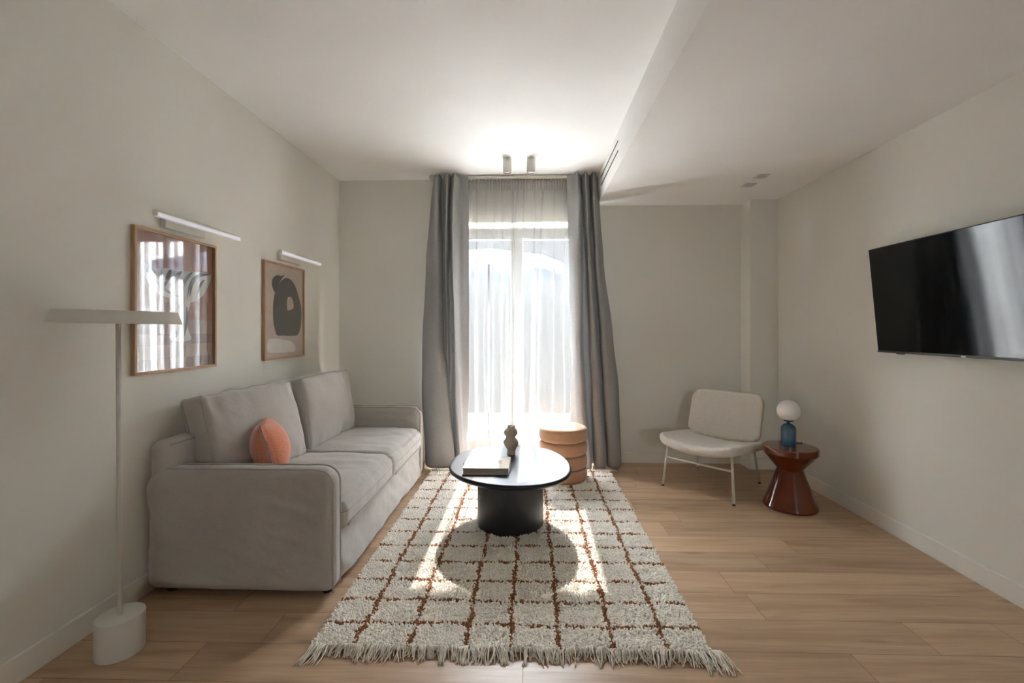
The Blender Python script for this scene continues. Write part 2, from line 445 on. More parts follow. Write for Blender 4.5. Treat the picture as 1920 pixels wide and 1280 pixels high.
aw = thing('awning', 'white awning with a scalloped valance over the outside of the window', 'awning', (-.1, REV + .02, 3.14))
vs = []; fs = []; n_ = 180
for i in range(n_ + 1):
    x = -1.5 + 3.0 * i / n_; ph = abs(math.sin(PI * x / .17))
    vs += [(x, 0, .55), (x, 1.10, .17), (x, 1.10, -.015 - .045 * ph)]
for i in range(n_): fs += [(3 * i, 3 * i + 3, 3 * i + 4, 3 * i + 1), (3 * i + 1, 3 * i + 4, 3 * i + 5, 3 * i + 2)]
o = mesh_obj('canopy', vs, fs, M['canvas'], aw, smooth=False); s_ = o.modifiers.new('thick', 'SOLIDIFY'); s_.thickness = .003
MB().tube([(-1.5, 1.095, .165), (1.5, 1.095, .165)], .016, 10).tube([(-1.48, .01, .3), (-1.48, 1.095, .165)], .012, 8).tube([(1.48, .01, .3), (1.48, 1.095, .165)], .012, 8).build('awning_frame', M['frame_pvc'], aw)

def parasol(x, y, R, ztop, zedge, label):
    t = thing('parasol', label, 'parasol', (x, y, YD), 0, 'scalloped parasols in the courtyard')
    n = 8; h0 = ztop - YD; h1 = zedge - YD; sub = 12
    vs = []; fs = []
    for i in range(n * sub):
        a = 2 * PI * i / (n * sub)
        k = abs(((i % sub) / sub) - .5) * 2
        rr = R * (math.cos(PI / n) / math.cos((((a) % (2 * PI / n)) - PI / n)))
        vs.append((.05 * math.cos(a), .05 * math.sin(a), h0)); vs.append((rr * math.cos(a), rr * math.sin(a), h1 + .0))
        ph = (i % 6) / 6.0
        vs.append((rr * math.cos(a), rr * math.sin(a), h1 - .18 - .10 * math.sin(PI * ph)))
    m_ = n * sub
    for i in range(m_):
        j = (i + 1) % m_
        fs += [(3 * i, 3 * i + 1, 3 * j + 1, 3 * j), (3 * i + 1, 3 * i + 2, 3 * j + 2, 3 * j + 1)]
    o = mesh_obj('canopy', vs, fs, M['canvas'], t, smooth=False); s = o.modifiers.new('thick', 'SOLIDIFY'); s.thickness = .004
    MB().tube([(0, 0, 0), (0, 0, h0)], .025, 12).build('pole', M['wicker'], t)
    MB().lathe([(0, 0), (.28, 0), (.28, .05), (.05, .07), (.05, .25), (0, .25)], n=32).build('base', M['wicker'], t)
    r = MB()
    for k in range(n):
        a = 2 * PI * k / n; r.tube([(.03 * math.cos(a), .03 * math.sin(a), h0 - .06), (R * math.cos(a), R * math.sin(a), h1 - .03)], .009, 6)
    r.build('ribs', M['wicker'], t)
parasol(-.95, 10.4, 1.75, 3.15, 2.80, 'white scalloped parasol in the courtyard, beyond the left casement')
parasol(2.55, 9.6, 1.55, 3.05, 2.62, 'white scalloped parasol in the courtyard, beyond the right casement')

def patio_chair(x, y, rz, label):
    t = thing('patio_chair', label, 'chair', (x, y, YD), rz, 'rattan chairs in the courtyard')
    # arched open back seen through the sheer curtain
    arch = []
    for k in range(25):
        a = PI * k / 24; arch.append((-.215 * math.cos(a), .22, .52 + .28 * math.sin(a)))
    inner = [(p[0] * .72, p[1], .50 + (p[2] - .52) * .62) for p in arch]
    vs = []; fs = []
    for p, q in zip(arch, inner):
        vs += [(p[0], p[1] - .012, p[2]), (q[0], q[1] - .012, q[2]), (q[0], q[1] + .012, q[2]), (p[0], p[1] + .012, p[2])]
    for k in range(24):
        for j in range(4): fs.append((4 * k + j, 4 * k + (j + 1) % 4, 4 * k + 4 + (j + 1) % 4, 4 * k + 4 + j))
    b = MB().add(vs, fs)
    for xx in (-.08, 0, .08): b.tube([(xx, .22, .42), (xx, .22, .70)], .006, 6)
    for sx in (-1, 1): b.tube([(sx * .20, .22, .40), (sx * .185, .22, .54)], .016, 8)
    b.build('backrest', M['wicker'], t)
    vs, fs = rbox(.23, .23, .03, .03, 2, 3); MB().add([(p[0], p[1], p[2] + .42) for p in vs], fs).build('seat', M['wicker'], t)
    for sx, sy in ((-1, -1), (1, -1), (-1, 1), (1, 1)):
        MB().tube([(sx * .19, sy * .19, .42), (sx * .22, sy * .22, 0)], .014, 8).build('leg', M['wicker'], t)
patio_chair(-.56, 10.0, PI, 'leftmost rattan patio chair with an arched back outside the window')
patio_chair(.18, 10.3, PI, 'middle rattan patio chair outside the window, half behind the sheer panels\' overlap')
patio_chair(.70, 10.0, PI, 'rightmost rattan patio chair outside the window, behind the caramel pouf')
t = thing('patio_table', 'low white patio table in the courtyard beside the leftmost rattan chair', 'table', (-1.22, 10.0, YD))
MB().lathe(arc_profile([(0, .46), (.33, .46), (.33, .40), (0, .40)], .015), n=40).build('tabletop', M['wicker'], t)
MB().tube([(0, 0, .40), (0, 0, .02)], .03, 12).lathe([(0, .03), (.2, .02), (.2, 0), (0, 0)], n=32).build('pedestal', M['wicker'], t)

# ------------------------------------------------------------------ curtains
def X_at(px, Y):                       # where a sight line through column px meets depth Y
    a = (px - 971.6) / F_PX; th = math.atan(21.4 / F_PX)
    dx = -math.sin(th) + a * math.cos(th); dy = math.cos(th) + a * math.sin(th)
    return dx / dy * Y

def curtain_mesh(levels, nu, nv, zt, zb, amp=.004, seed=0, heading=None):
    """levels: list of (z, [(x, y), ...]) plans with equal counts, blended over height"""
    levels = sorted(levels, key=lambda l: -l[0]); zs = [l[0] for l in levels]
    def f(u, v):
        z = zt + (zb - zt) * v
        if z >= zs[0]: a = b = 0; k = 0
        elif z <= zs[-1]: a = b = len(zs) - 1; k = 0
        else:
            for i in range(len(zs) - 1):
                if zs[i] >= z >= zs[i + 1]: a, b = i, i + 1; k = (zs[i] - z) / (zs[i] - zs[i + 1]); k = k * k * (3 - 2 * k) * .6 + k * .4; break
        p = crom(levels[a][1], u); q = crom(levels[b][1], u)
        x = p[0] * (1 - k) + q[0] * k; y = p[1] * (1 - k) + q[1] * k
        n1 = fbm((u * 9 + seed, z * 1.1, seed), 1.0, 2) * amp; n2 = fbm((u * 9 + 7 + seed, z * .9, 3.3), 1.0, 2) * amp
        zz = z
        if v == 0: zz = z + .004 * math.sin(u * 40)
        return (x + n1, y + n2, zz)
    return grid_mesh(f, nu, nv)

ROD_Z = 2.69
def drape(name, label, levels, seed, ztop=2.715):
    vs, fs = curtain_mesh(levels, 150, 90, ztop, .012, .006, seed)
    o = mesh_obj(name, vs, fs, M['drape']); s = o.modifiers.new('thick', 'SOLIDIFY'); s.thickness = .0015
    tag(o, label, 'curtain', 'grey floor-length drapes at the window')
    return o
FR, BK, MD = 4.085, 4.225, 4.16
def plan(seq, dy=0): return [(X_at(px, y), y + dy) for px, y in seq]
zz = lambda py, Y=4.15: CAM_Z + (617 - py) / F_PX * Y
left_levels = [
 (2.71, plan([(813, 4.22), (816, 4.16), (820, 4.13), (824, 4.16), (830, 4.20), (835, 4.14), (839, 4.10), (842, 4.15), (845, 4.20), (848, 4.15), (853, 4.10), (857, 4.14), (862, 4.19), (870, 4.19), (878, 4.20)])),
 (2.45, plan([(808, 4.22), (811, 4.14), (817, 4.10), (822, 4.12), (828, 4.22), (833, 4.17), (837, 4.09), (840, 4.14), (842, 4.22), (844, 4.16), (849, 4.09), (853, 4.12), (860, 4.19), (870, 4.20), (878, 4.21)])),
 (1.90, plan([(799, 4.23), (803, 4.14), (811, 4.08), (822, 4.08), (829, 4.20), (830, 4.22), (833, 4.12), (837, 4.09), (842, 4.22), (844, 4.18), (847, 4.09), (851, 4.10), (860, 4.18), (870, 4.21), (879, 4.24)])),
 (1.20, plan([(792, 4.23), (796, 4.13), (806, 4.07), (820, 4.07), (829, 4.15), (833, 4.22), (836, 4.14), (839, 4.08), (843, 4.21), (847, 4.20), (851, 4.10), (855, 4.11), (862, 4.18), (871, 4.22), (880, 4.25)])),
 (.70, plan([(791, 4.23), (795, 4.11), (808, 4.05), (822, 4.05), (836, 4.08), (840, 4.12), (839, 4.20), (841, 4.22), (846, 4.22), (851, 4.12), (855, 4.09), (861, 4.13), (866, 4.18), (873, 4.22), (879, 4.25)], .01)),
 (.02, plan([(796, 4.22), (799, 4.08), (810, 4.03), (824, 4.03), (840, 4.05), (851, 4.08), (850, 4.17), (851, 4.22), (853, 4.22), (856, 4.13), (860, 4.08), (864, 4.11), (869, 4.17), (873, 4.21), (876, 4.25)], .04))]
drape('drape', 'grey linen drape left of the window, beside the far sofa arm', left_levels, 1)
right_levels = [
 (2.71, plan([(1063, 4.20), (1070, 4.17), (1077, 4.16), (1082, 4.10), (1086, 4.15), (1090, 4.21), (1094, 4.16), (1098, 4.10), (1102, 4.16), (1106, 4.21), (1109, 4.15), (1113, 4.11), (1116, 4.17), (1119, 4.20), (1121, 4.22)])),
 (2.45, plan([(1064, 4.21), (1071, 4.17), (1079, 4.13), (1085, 4.09), (1088, 4.11), (1091, 4.22), (1095, 4.20), (1099, 4.10), (1103, 4.11), (1107, 4.22), (1110, 4.20), (1114, 4.10), (1119, 4.12), (1123, 4.18), (1124, 4.22)])),
 (1.90, plan([(1067, 4.24), (1070, 4.19), (1076, 4.13), (1084, 4.09), (1090, 4.10), (1092, 4.22), (1099, 4.23), (1102, 4.11), (1108, 4.10), (1113, 4.20), (1115, 4.22), (1117, 4.12), (1122, 4.10), (1129, 4.15), (1132, 4.23)])),
 (1.20, plan([(1069, 4.25), (1072, 4.20), (1077, 4.13), (1085, 4.09), (1091, 4.11), (1092, 4.22), (1104, 4.23), (1108, 4.11), (1117, 4.08), (1122, 4.18), (1124, 4.22), (1127, 4.12), (1134, 4.09), (1144, 4.13), (1149, 4.23)])),
 (.70, plan([(1069, 4.25), (1073, 4.21), (1081, 4.12), (1090, 4.07), (1097, 4.09), (1097, 4.21), (1110, 4.23), (1112, 4.10), (1124, 4.07), (1130, 4.17), (1132, 4.22), (1134, 4.11), (1143, 4.08), (1156, 4.11), (1161, 4.23)], .01)),
 (.02, plan([(1070, 4.25), (1078, 4.20), (1088, 4.10), (1100, 4.04), (1110, 4.05), (1110, 4.19), (1114, 4.22), (1118, 4.09), (1130, 4.05), (1138, 4.08), (1138, 4.20), (1141, 4.12), (1150, 4.08), (1162, 4.10), (1166, 4.22)], .04))]
drape('drape', 'grey linen drape right of the window, beside the bare beige wall', right_levels, 5)

def sheer(name, label, x0, x1, folds, seed):
    rnd = random.Random(seed); nf = len(folds)
    # every fold is an S in plan: cloth doubles back over itself
    def lev(k):
        pts = [(x0[k], 4.262)]
        for (c, w, d) in folds:
            cc = x0[k] + (x1[k] - x0[k]) * c
            s = (.25, .6, .85, 1.0)[k]; w2 = w * s * (1 + rnd.uniform(-.25, .25)); cc += rnd.uniform(-.008, .008) * k
            pts += [(cc - w2 * 1.4, 4.258), (cc + w2 * .9, 4.250 - d * .3), (cc + w2 * .5, 4.272), (cc - w2 * .8, 4.282), (cc - w2 * .3, 4.262 + d * .2), (cc + w2 * 1.5, 4.258)]
        pts.append((x1[k], 4.262)); return pts
    levels = [(2.66, lev(0)), (2.2, lev(1)), (1.2, lev(2)), (.03, lev(3))]
    vs, fs = curtain_mesh(levels, 40 + nf * 36, 50, 2.70, .02, .004, seed)
    # shirring at the heading: fine ripples fading out downwards
    out = []
    W = x1[0] - x0[0]
    for (x, y, z) in vs:
        k = max(0, min(1, (z - 2.15) / .5)); s = (x - x0[0]) * 2 * PI / .034
        out.append((x, y + k * (.007 * math.sin(s) + .004 * math.sin(s * 2.3 + 1)) + .004 * math.sin((x - x0[0]) * 2 * PI / .11 + z * .4), z))
    o = mesh_obj(name, out, fs, M['sheer'])
    tag(o, label, 'sheer curtain', 'white sheer curtains across the window')
    # hem tape doubled over at the top
    hv = []; n = 160
    for j, z in enumerate((2.60, 2.702)):
        for i in range(n + 1):
            x = x0[0] + W * i / n; s = (x - x0[0]) * 2 * PI / .034
            hv.append((x, 4.249 + .006 * math.sin(s) + .003 * math.sin(s * 2.3 + 1), z))
    MBh = MB().add(hv, [(i, i + 1, n + 2 + i, n + 1 + i) for i in range(n)])
    MBh.build('heading_tape', M['sheer'], o)
XA = [X_at(p, 4.26) for p in (872, 958, 966, 976, 1074)]
sheer('sheer_curtain', 'white sheer curtain panel over the left casement', [X_at(870, 4.26)] * 4, [X_at(975, 4.26), X_at(972, 4.26), X_at(970, 4.26), X_at(968, 4.26)],
      [(.24, .018, .02), (.40, .006, .01), (.56, .010, .02), (.70, .012, .02), (.88, .022, .02)], 11)
sheer('sheer_curtain', 'white sheer curtain panel over the right casement', [X_at(958, 4.27), X_at(953, 4.27), X_at(949, 4.27), X_at(947, 4.27)], [X_at(1078, 4.27)] * 4,
      [(.10, .018, .02), (.22, .008, .01), (.38, .020, .02), (.50, .012, .02), (.68, .006, .01), (.84, .006, .01)], 23)

t = thing('curtain_rod', 'thin off-white curtain track under the ceiling above the window', 'curtain track', (-.13, 4.21, ZC))
xl, xr = X_at(805, 4.21) + .13, X_at(1121, 4.21) + .13
MB().box(xl, xr, -.012, .012, -.032, -.012, bev=.003).box(xl, xr, .045, .065, -.036, -.014, bev=.003).build('rail', M['white_metal'], t)
for xx in (xl + .02, xr - .02, (xl + xr) / 2): MB().box(xx - .012, xx + .012, -.014, .10, -.014, 0).build('bracket', M['white_metal'], t)

# ------------------------------------------------------------------ sofa
def puff(o, amt, freq, seed, stretch=(1, 1, 1)):
    n = noise.noise_vector(Vector((o[0] * stretch[0], o[1] * stretch[1], o[2] * stretch[2])) * freq + Vector((seed, seed * .7, 0)))
    return Vector(o) + n * amt

sofa = thing('sofa', 'taupe grey slipcovered two-seat sofa along the left wall', 'sofa', (-1.39, 2.99, 0))
SX, SY = -1.39, 2.99
def S(v): return [(p[0] - SX, p[1] - SY, p[2]) for p in v]

def arm(y0, y1, x0=-1.84, x1=-.928, zt=.614, zb=.028, seed=0):
    hx, hy, hz = (x1 - x0) / 2, (y1 - y0) / 2, (zt - zb) / 2
    c = Vector(((x0 + x1) / 2, (y0 + y1) / 2, (zt + zb) / 2))
    R = .085
    def fn(o, p, H):
        x, y, z = o
        # large corner rounding in the side view at the top
        for s in (1, -1):
            ex = s * x - (hx - R); ez = z - (hz - R)
            if ex > 0 and ez > 0:
                d = math.hypot(ex, ez); m_ = max(ex, ez)
                if d > 1e-6: ex, ez = ex / d * m_, ez / d * m_
                x = s * (hx - R + ex); z = hz - R + ez
        q = Vector((x, y, z)) + c
        k = (q.z - zb) / (zt - zb)
        fade = max(0, min(1, (x1 - q.x) / .10)) * max(.1, min(1, (zt - q.z) / .09))
        # loose cloth: diagonal drag folds and soft hollows
        f = .026 * fbm((q.x * 2.2 + seed, q.z * 3.2 - q.x * 2.0, seed), 1.0, 3) + .012 * noise.noise(Vector((q.x * 9 + q.z * 7 + seed, q.z * 16, seed)))
        q.y += (1 if y > 0 else -1) * f * (0.4 + .9 * k) * fade + (1 if y > 0 else -1) * .006 * (1 - k)
        q.z += .004 * noise.noise(Vector((q.x * 11 + seed, 3, 0))) * k
        q.x += .004 * noise.noise(Vector((q.z * 8 + seed, 1, 0)))
        return q
    vs, fs = rbox(hx, hy, hz, .046, 36, 6, fn)
    o = mesh_obj('arm', S(vs), fs, M['sofa'], sofa)
    # piping round the front end of the arm
    for yy in (y0 + .012, y1 - .012):
        pts = []
        for k in range(14): pts.append((x1 - .006, yy, zb + (zt - R - zb) * k / 13))
        for k in range(1, 9):
            a = PI / 2 * k / 8; pts.append((x1 - R + (R - .004) * math.cos(a), yy, zt - R + (R - .004) * math.sin(a)))
        for k in range(1, 24): pts.append((x1 - R - (x1 - R - x0 - .1) * k / 23, yy, zt - .003 + .003 * noise.noise(Vector((k * .5 + seed, 0, 0)))))
        v2, f2 = tube(pts, .0042, 8)
        mesh_obj('piping', S(v2), f2, M['sofa_pipe'], o)
    return o
arm(2.095, 2.20, seed=3)
arm(3.79, 3.895, seed=9)

def back_fn(o, p, H):
    q = Vector(o); q += noise.noise_vector(q * 5 + Vector((4, 4, 4))) * .006; return q
vs, fs = rbox(.062, .885, .355, .045, 24, 4, back_fn)
bo = mesh_obj('back_frame', S([(p[0] - 1.783, p[1] + 2.992, p[2] + .385) for p in vs]), fs, M['sofa'], sofa)
pts = [(-1.727, 2.115 + (3.87 - 2.115) * k / 30, .725) for k in range(31)]
mesh_obj('piping', S(tube(pts, .004, 8)[0]), tube(pts, .004, 8)[1], M['sofa_pipe'], bo)

def skirt_fn(o, p, H):
    q = Vector(o); k = max(0, -q.z / .13 * .5 + .5)
    if o[0] > 0: q.x += .010 * k +   .013 * fbm((q.y * 3, q.z * 4 + q.y * 1.5, 2), 1.2, 3) + .007 * noise.noise(Vector((q.y * 14 + q.z * 18, q.z * 5, 0)))
    return q
vs, fs = rbox(.43, .80, .128, .022, 40, 3, skirt_fn)
mesh_obj('skirt', S([(p[0] - 1.372, p[1] + 2.995, p[2] + .155) for p in vs]), fs, M['sofa'], sofa)
def seat(y0, y1, seed):
    x0, x1, z0, z1 = -1.72, -.918, .283, .452
    hx, hy, hz = (x1 - x0) / 2, (y1 - y0) / 2, (z1 - z0) / 2
    def fn(o, p, H):
        x, y, z = o; u, v = x / hx, y / hy
        cr = max(0, (1 - u ** 4)) * max(0, (1 - v ** 4))
        if z > 0: z += .022 * cr * (z / hz) - .004
        # front edge rolls over: more rounding in x at the top
        ex, ez = x - (hx - .08), z - (hz - .08)
        if ex > 0 and ez > 0:
            d = math.hypot(ex, ez); m_ = max(ex, ez); x, z = hx - .08 + ex / d * m_, hz - .08 + ez / d * m_
        if x > hx * .9: x += .012 * (1 - (z / hz) ** 2) * (1 - v ** 4)
        q = Vector((x, y, z))
        q.z += .007 * fbm((x * 3 + seed, y * 9, seed), 1.3, 3) * (1 if z > 0 else 0)
        q.x += .004 * noise.noise(Vector((y * 12 + seed, z * 8, 0)))
        e = max(0, abs(v) - .8) / .2
        q.y += .004 * noise.noise(Vector((x * 22 + seed, z * 12, 0))) * e
        return q
    vs, fs = rbox(hx, hy, hz, .032, 34, 5, fn)
    c = ((x0 + x1) / 2, (y0 + y1) / 2, (z0 + z1) / 2)
    o = mesh_obj('seat_cushion', S([(p[0] + c[0], p[1] + c[1], p[2] + c[2]) for p in vs]), fs, M['sofa'], sofa)
    for zz_ in (z0 + .012, ):
        pts = [(x1 + .006, y0 + .03 + (y1 - y0 - .06) * k / 20, zz_) for k in range(21)]
        v2, f2 = tube(pts, .0038, 8); mesh_obj('piping', S(v2), f2, M['sofa_pipe'], o)
    return o
seat(2.203, 2.992, 1); seat(2.998, 3.787, 6)

def back_cushion(y0, y1, seed, bx, lean, yaw):
    W, Hh, Tt = (y1 - y0) / 2, .243, .060
    lean = math.radians(lean); yaw = math.radians(yaw)
    base = Vector((bx, (y0 + y1) / 2, .442))
    def place(q):                        # q in cushion frame: x thickness, y width, z height from the bottom
        x = q[0] * math.cos(lean) - q[2] * math.sin(lean); z = q[0] * math.sin(lean) + q[2] * math.cos(lean)
        return Vector((x * math.cos(yaw) + q[1] * math.sin(yaw), -x * math.sin(yaw) + q[1] * math.cos(yaw), z)) + base
    def shape(x, y, z):
        u, v = y / W, z / Hh
        b_ = max(0, 1 - u * u) ** .45 * max(0, 1 - v * v) ** .42
        s = 1 if x > 0 else -1
        x2 = x * (1 + .0) + s * (.062 if s > 0 else .012) * b_
        # gathers radiating from the seams
        if s > 0:
            e = max(0, (v - .25) / .75); x2 += .022 * e * math.sin(y * 52 + 2.5 * noise.noise(Vector((y * 7 + seed, v * 2, 0)))) * noise.noise(Vector((y * 5 + seed, 0, 3))) * 2.0 * (1 - v ** 8)
            e2 = max(0, (-v - .4) / .6); x2 += .016 * e2 * math.sin(y * 38 + seed) * noise.noise(Vector((y * 6, seed, 3))) * 2
            x2 += .022 * fbm((y * 4 + seed, z * 4, 0), 1, 2) * b_
        # outline pulls in slightly between the corners
        y2 = y * (1 - .02 * (1 - v * v)) ; z2 = z + .012 * (abs(u) ** 3) * (1 if z > 0 else -.3) + .010 * noise.noise(Vector((y * 9 + seed, 0, 0))) * (1 if z > 0 else 0)
        if z > 0: z2 -= .020 * (v ** 2) * (u * u * 0 + (1 - u * u)) * -.8
        return Vector((x2, y2, z2))
    def fn(o, p, H):
        q = shape(o[0], o[1], o[2]); return place((q.x, q.y, q.z + Hh))
    vs, fs = rbox(Tt, W, Hh, .024, 34, 4, fn)
    o = mesh_obj('back_cushion', S(vs), fs, M['sofa'], sofa)
    for s in (1, -1):
        pts = []; m_ = 26; c = .97; xx = s * (Tt - .006)
        rr = .035
        def pt(y, z): q = shape(xx, y, z); return place((q.x + s * .0, q.y, q.z + Hh))
        a, b2 = W - .001, Hh - .001
        ring = []
        for k in range(m_): ring.append((-a + rr + (2 * a - 2 * rr) * k / (m_ - 1), b2))
        for k in range(1, 6): t_ = PI / 2 * k / 6; ring.append((a - rr + rr * math.sin(t_), b2 - rr + rr * math.cos(t_)))
        for k in range(m_): ring.append((a, b2 - rr - (2 * b2 - 2 * rr) * k / (m_ - 1)))
        for k in range(1, 6): t_ = PI / 2 * k / 6; ring.append((a - rr + rr * math.cos(t_), -b2 + rr - rr * math.sin(t_)))
        for k in range(m_): ring.append((a - rr - (2 * a - 2 * rr) * k / (m_ - 1), -b2))
        for k in range(1, 6): t_ = PI / 2 * k / 6; ring.append((-a + rr - rr * math.sin(t_), -b2 + rr - rr * math.cos(t_)))
        for k in range(m_): ring.append((-a, -b2 + rr + (2 * b2 - 2 * rr) * k / (m_ - 1)))
        for k in range(1, 6): t_ = PI / 2 * k / 6; ring.append((-a + rr - rr * math.cos(t_), b2 - rr + rr * math.sin(t_)))
        pts = [pt(y, z) for y, z in ring]
        v2, f2 = tube(pts, .0045, 8, closed=True); mesh_obj('piping', S(v2), f2, M['sofa_pipe'], o)
back_cushion(2.245, 2.955, 2.0, -1.588, 14, 8); back_cushion(3.035, 3.755, 7.7, -1.552, 8, 2.5)
for xx in (-1.76, -.99):
    for yy in (2.17, 3.82):
        v2, f2 = tube([(xx, yy, 0), (xx, yy, .04)], .022, 16); mesh_obj('foot', S(v2), f2, M['black_foot'], sofa)

# the orange scatter cushion leaning on the near back cushion
def pillow_mesh(w, h, th, n=40):
    vs = []; fs = []
    def pt(i, j, s):
        u = -1 + 2 * i / n; v = -1 + 2 * j / n
        x = u * w / 2 * (1 - .10 * (1 - v * v)); z = v * h / 2 * (1 - .12 * (1 - u * u))
        e = max(0, (1 - u * u) * (1 - v * v)) ** .55
        y = s * th / 2 * e + .006 * math.sin(z * 60 + u * 2) * max(0, abs(v) - .45) * e * 1.5
        return (x, y + s * .001, z)
    m_ = n + 1
    for s in (1, -1):
        b0 = len(vs)
        for j in range(m_):
            for i in range(m_): vs.append(pt(i, j, s))
        for j in range(n):
            for i in range(n):
                q = (b0 + j * m_ + i, b0 + j * m_ + i + 1, b0 + (j + 1) * m_ + i + 1, b0 + (j + 1) * m_ + i)
                fs.append(q if s < 0 else tuple(reversed(q)))
    k = m_ * m_
    edge = [i for i in range(m_)] + [j * m_ + n for j in range(1, m_)] + [n * m_ + i for i in range(n - 1, -1, -1)] + [j * m_ for j in range(n - 1, 0, -1)]
    for a, b2 in zip(edge, edge[1:] + edge[:1]): fs.append((b2, a, a + k, b2 + k))
    return vs, fs, [vs[e] for e in edge]
vs, fs, ed = pillow_mesh(.43, .34, .20)
pil = mesh_obj('scatter_cushion', vs, fs, M['pillow'])
pil.matrix_world = Matrix.Translation((-1.478, 2.52, .610)) @ Matrix.Rotation(math.radians(119), 4, 'Z') @ Matrix.Rotation(math.radians(-15), 4, 'X')
tag(pil, 'terracotta orange scatter cushion leaning on the sofa behind its near arm', 'cushion')
v2, f2 = tube([(p[0], 0, p[2]) for p in ed], .0022, 6, closed=True); mesh_obj('seam', v2, f2, M['pillow'], pil)

# ------------------------------------------------------------------ floor lamp
lamp = thing('floor_lamp', 'off-white floor lamp with flat disc shade and drum base by the left wall', 'floor lamp', (-1.628, 1.742, 0))
MB().lathe(arc_profile([(0, 0), (.079, 0), (.079, .148), (0, .148)], .003, 4), n=96).build('base', M['white_metal'], lamp)
MB().tube([(0, 0, .146), (-.009, 0, 1.335)], .0088, 20).build('pole', M['white_metal'], lamp)
sh = MB().lathe(arc_profile([(0, 1.352), (.189, 1.352), (.206, 1.303), (.2, 1.303), (.186, 1.343), (0, 1.343)], .002, 3), n=128).build('lamp_shade', M['white_metal'], lamp)
dm, t_, b_ = mat('opal diffuser', (.85, .84, .8), .5)
MB().lathe([(0, 1.318), (.19, 1.318), (.19, 1.326), (0, 1.326)], n=96).build('diffuser', dm, lamp)
for c in lamp.children:
    if c.name.startswith(('lamp_shade', 'diffuser')):
        c.matrix_parent_inverse = Matrix.Translation((-.009, 0, 1.32)) @ Matrix.Rotation(math.radians(1.1), 4, 'Y') @ Matrix.Translation((0, 0, -1.32)) 

# ------------------------------------------------------------------ pictures and picture lights on the left wall
XF = -1.838
def flat(mb, pts, depth, mi):            # polygon on the picture plane, (y, z) pairs
    c = [sum(p[0] for p in pts) / len(pts), sum(p[1] for p in pts) / len(pts)]
    n = len(pts); mb.add([(XF - .012 + depth, p[0], p[1]) for p in pts], [tuple(range(n))], mi)
def smooth_poly(pts, k=4):
    n = len(pts); out = []
    for i in range(n):
        P = [pts[(i + d) % n] for d in (-1, 0, 1, 2)]
        for s in range(k):
            f = s / k
            out.append(tuple(.5 * (2 * P[1][d] + (-P[0][d] + P[2][d]) * f + (2 * P[0][d] - 5 * P[1][d] + 4 * P[2][d] - P[3][d]) * f * f + (-P[0][d] + 3 * P[1][d] - 3 * P[2][d] + P[3][d]) * f ** 3) for d in (0, 1)))
    return out
def frame(name, label, y0, y1, z0, z1, art):
    cyy, czz = (y0 + y1) / 2, (z0 + z1) / 2
    t = thing(name, label, 'picture', (XL, cyy, czz), 0, 'oak framed prints on the left wall')
    def loc(o):
        o.location = (-XL, -cyy, -czz); return o
    w = .014; x0, x1 = XL + .001, XF
    f = MB().box(x0, x1, y0, y1, z1 - w, z1, 0).box(x0, x1, y0, y1, z0, z0 + w, 0).box(x0, x1, y0, y0 + w, z0 + w, z1 - w, 1).box(x0, x1, y1 - w, y1, z0 + w, z1 - w, 1)
    loc(bevel(f.build('frame', None, t, smooth=False, mats=[M['oak'], M['oak_v']]), .0012))
    a = MB(); mats = art(a, y0 + w, y1 - w, z0 + w, z1 - w)
    loc(a.build('print', None, t, smooth=False, mats=mats))
    g = MB().box(XF - .006, XF - .004, y0 + w, y1 - w, z0 + w, z1 - w); loc(g.build('glass', M['picture_glass'], t, smooth=False))

def pm(name, c, c2=None, sc_=30):
    m, t, b = mat(name, c, .85, spec=.1); c2 = c2 or tuple(x * 1.12 for x in c)
    noisecol(t, b, c, c2, sc_, 5, lo=.3, hi=.7); return m
PA = [pm('pale clay paper', (.50, .385, .315), (.56, .455, .385)), pm('charcoal ink', (.058, .054, .047), (.075, .07, .06), 60), pm('off white ink', (.66, .63, .585)), pm('dark slate ink', (.042, .042, .042))]
def art_b(a, y0, y1, z0, z1):
    flat(a, [(y0, z0), (y1, z0), (y1, z1), (y0, z1)], 0, 0)
    body = [(3.366, 1.671), (3.434, 1.66), (3.496, 1.613), (3.536, 1.55), (3.574, 1.478), (3.587, 1.419), (3.584, 1.36), (3.569, 1.292), (3.536, 1.242), (3.496, 1.23), (3.403, 1.229), (3.315, 1.233), (3.259, 1.231), (3.225, 1.245), (3.205, 1.284), (3.189, 1.329), (3.183, 1.396), (3.186, 1.464), (3.205, 1.533), (3.235, 1.589), (3.287, 1.636), (3.33, 1.661)]
    hole = [(3.4, 1.53), (3.431, 1.526), (3.457, 1.496), (3.466, 1.468), (3.457, 1.443), (3.426, 1.431), (3.391, 1.424), (3.371, 1.435), (3.369, 1.482), (3.378, 1.519)]
    head = [(3.337, 1.694), (3.323, 1.679), (3.287, 1.644), (3.246, 1.601), (3.216, 1.555), (3.198, 1.555), (3.176, 1.583), (3.168, 1.612), (3.181, 1.644), (3.218, 1.669), (3.259, 1.677), (3.301, 1.679)]
    white = [(3.133, 1.209), (3.205, 1.212), (3.315, 1.202), (3.418, 1.187), (3.472, 1.161), (3.491, 1.136), (3.48, 1.112), (3.449, 1.102), (3.344, 1.104), (3.218, 1.109), (3.14, 1.114), (3.117, 1.129), (3.114, 1.173)]
    flat(a, smooth_poly(body), .0008, 1); flat(a, smooth_poly(hole), .0014, 0); flat(a, smooth_poly(head), .0008, 3); flat(a, smooth_poly(white), .0008, 2)
    # a small scribbled signature low on the right
    for k in range(6):
        y = 3.567 + k * .0035; flat(a, [(y, 1.090), (y + .001, 1.090), (y + .003, 1.101 - (k % 2) * .004), (y + .002, 1.101 - (k % 2) * .004)], .0008, 1)
    return PA
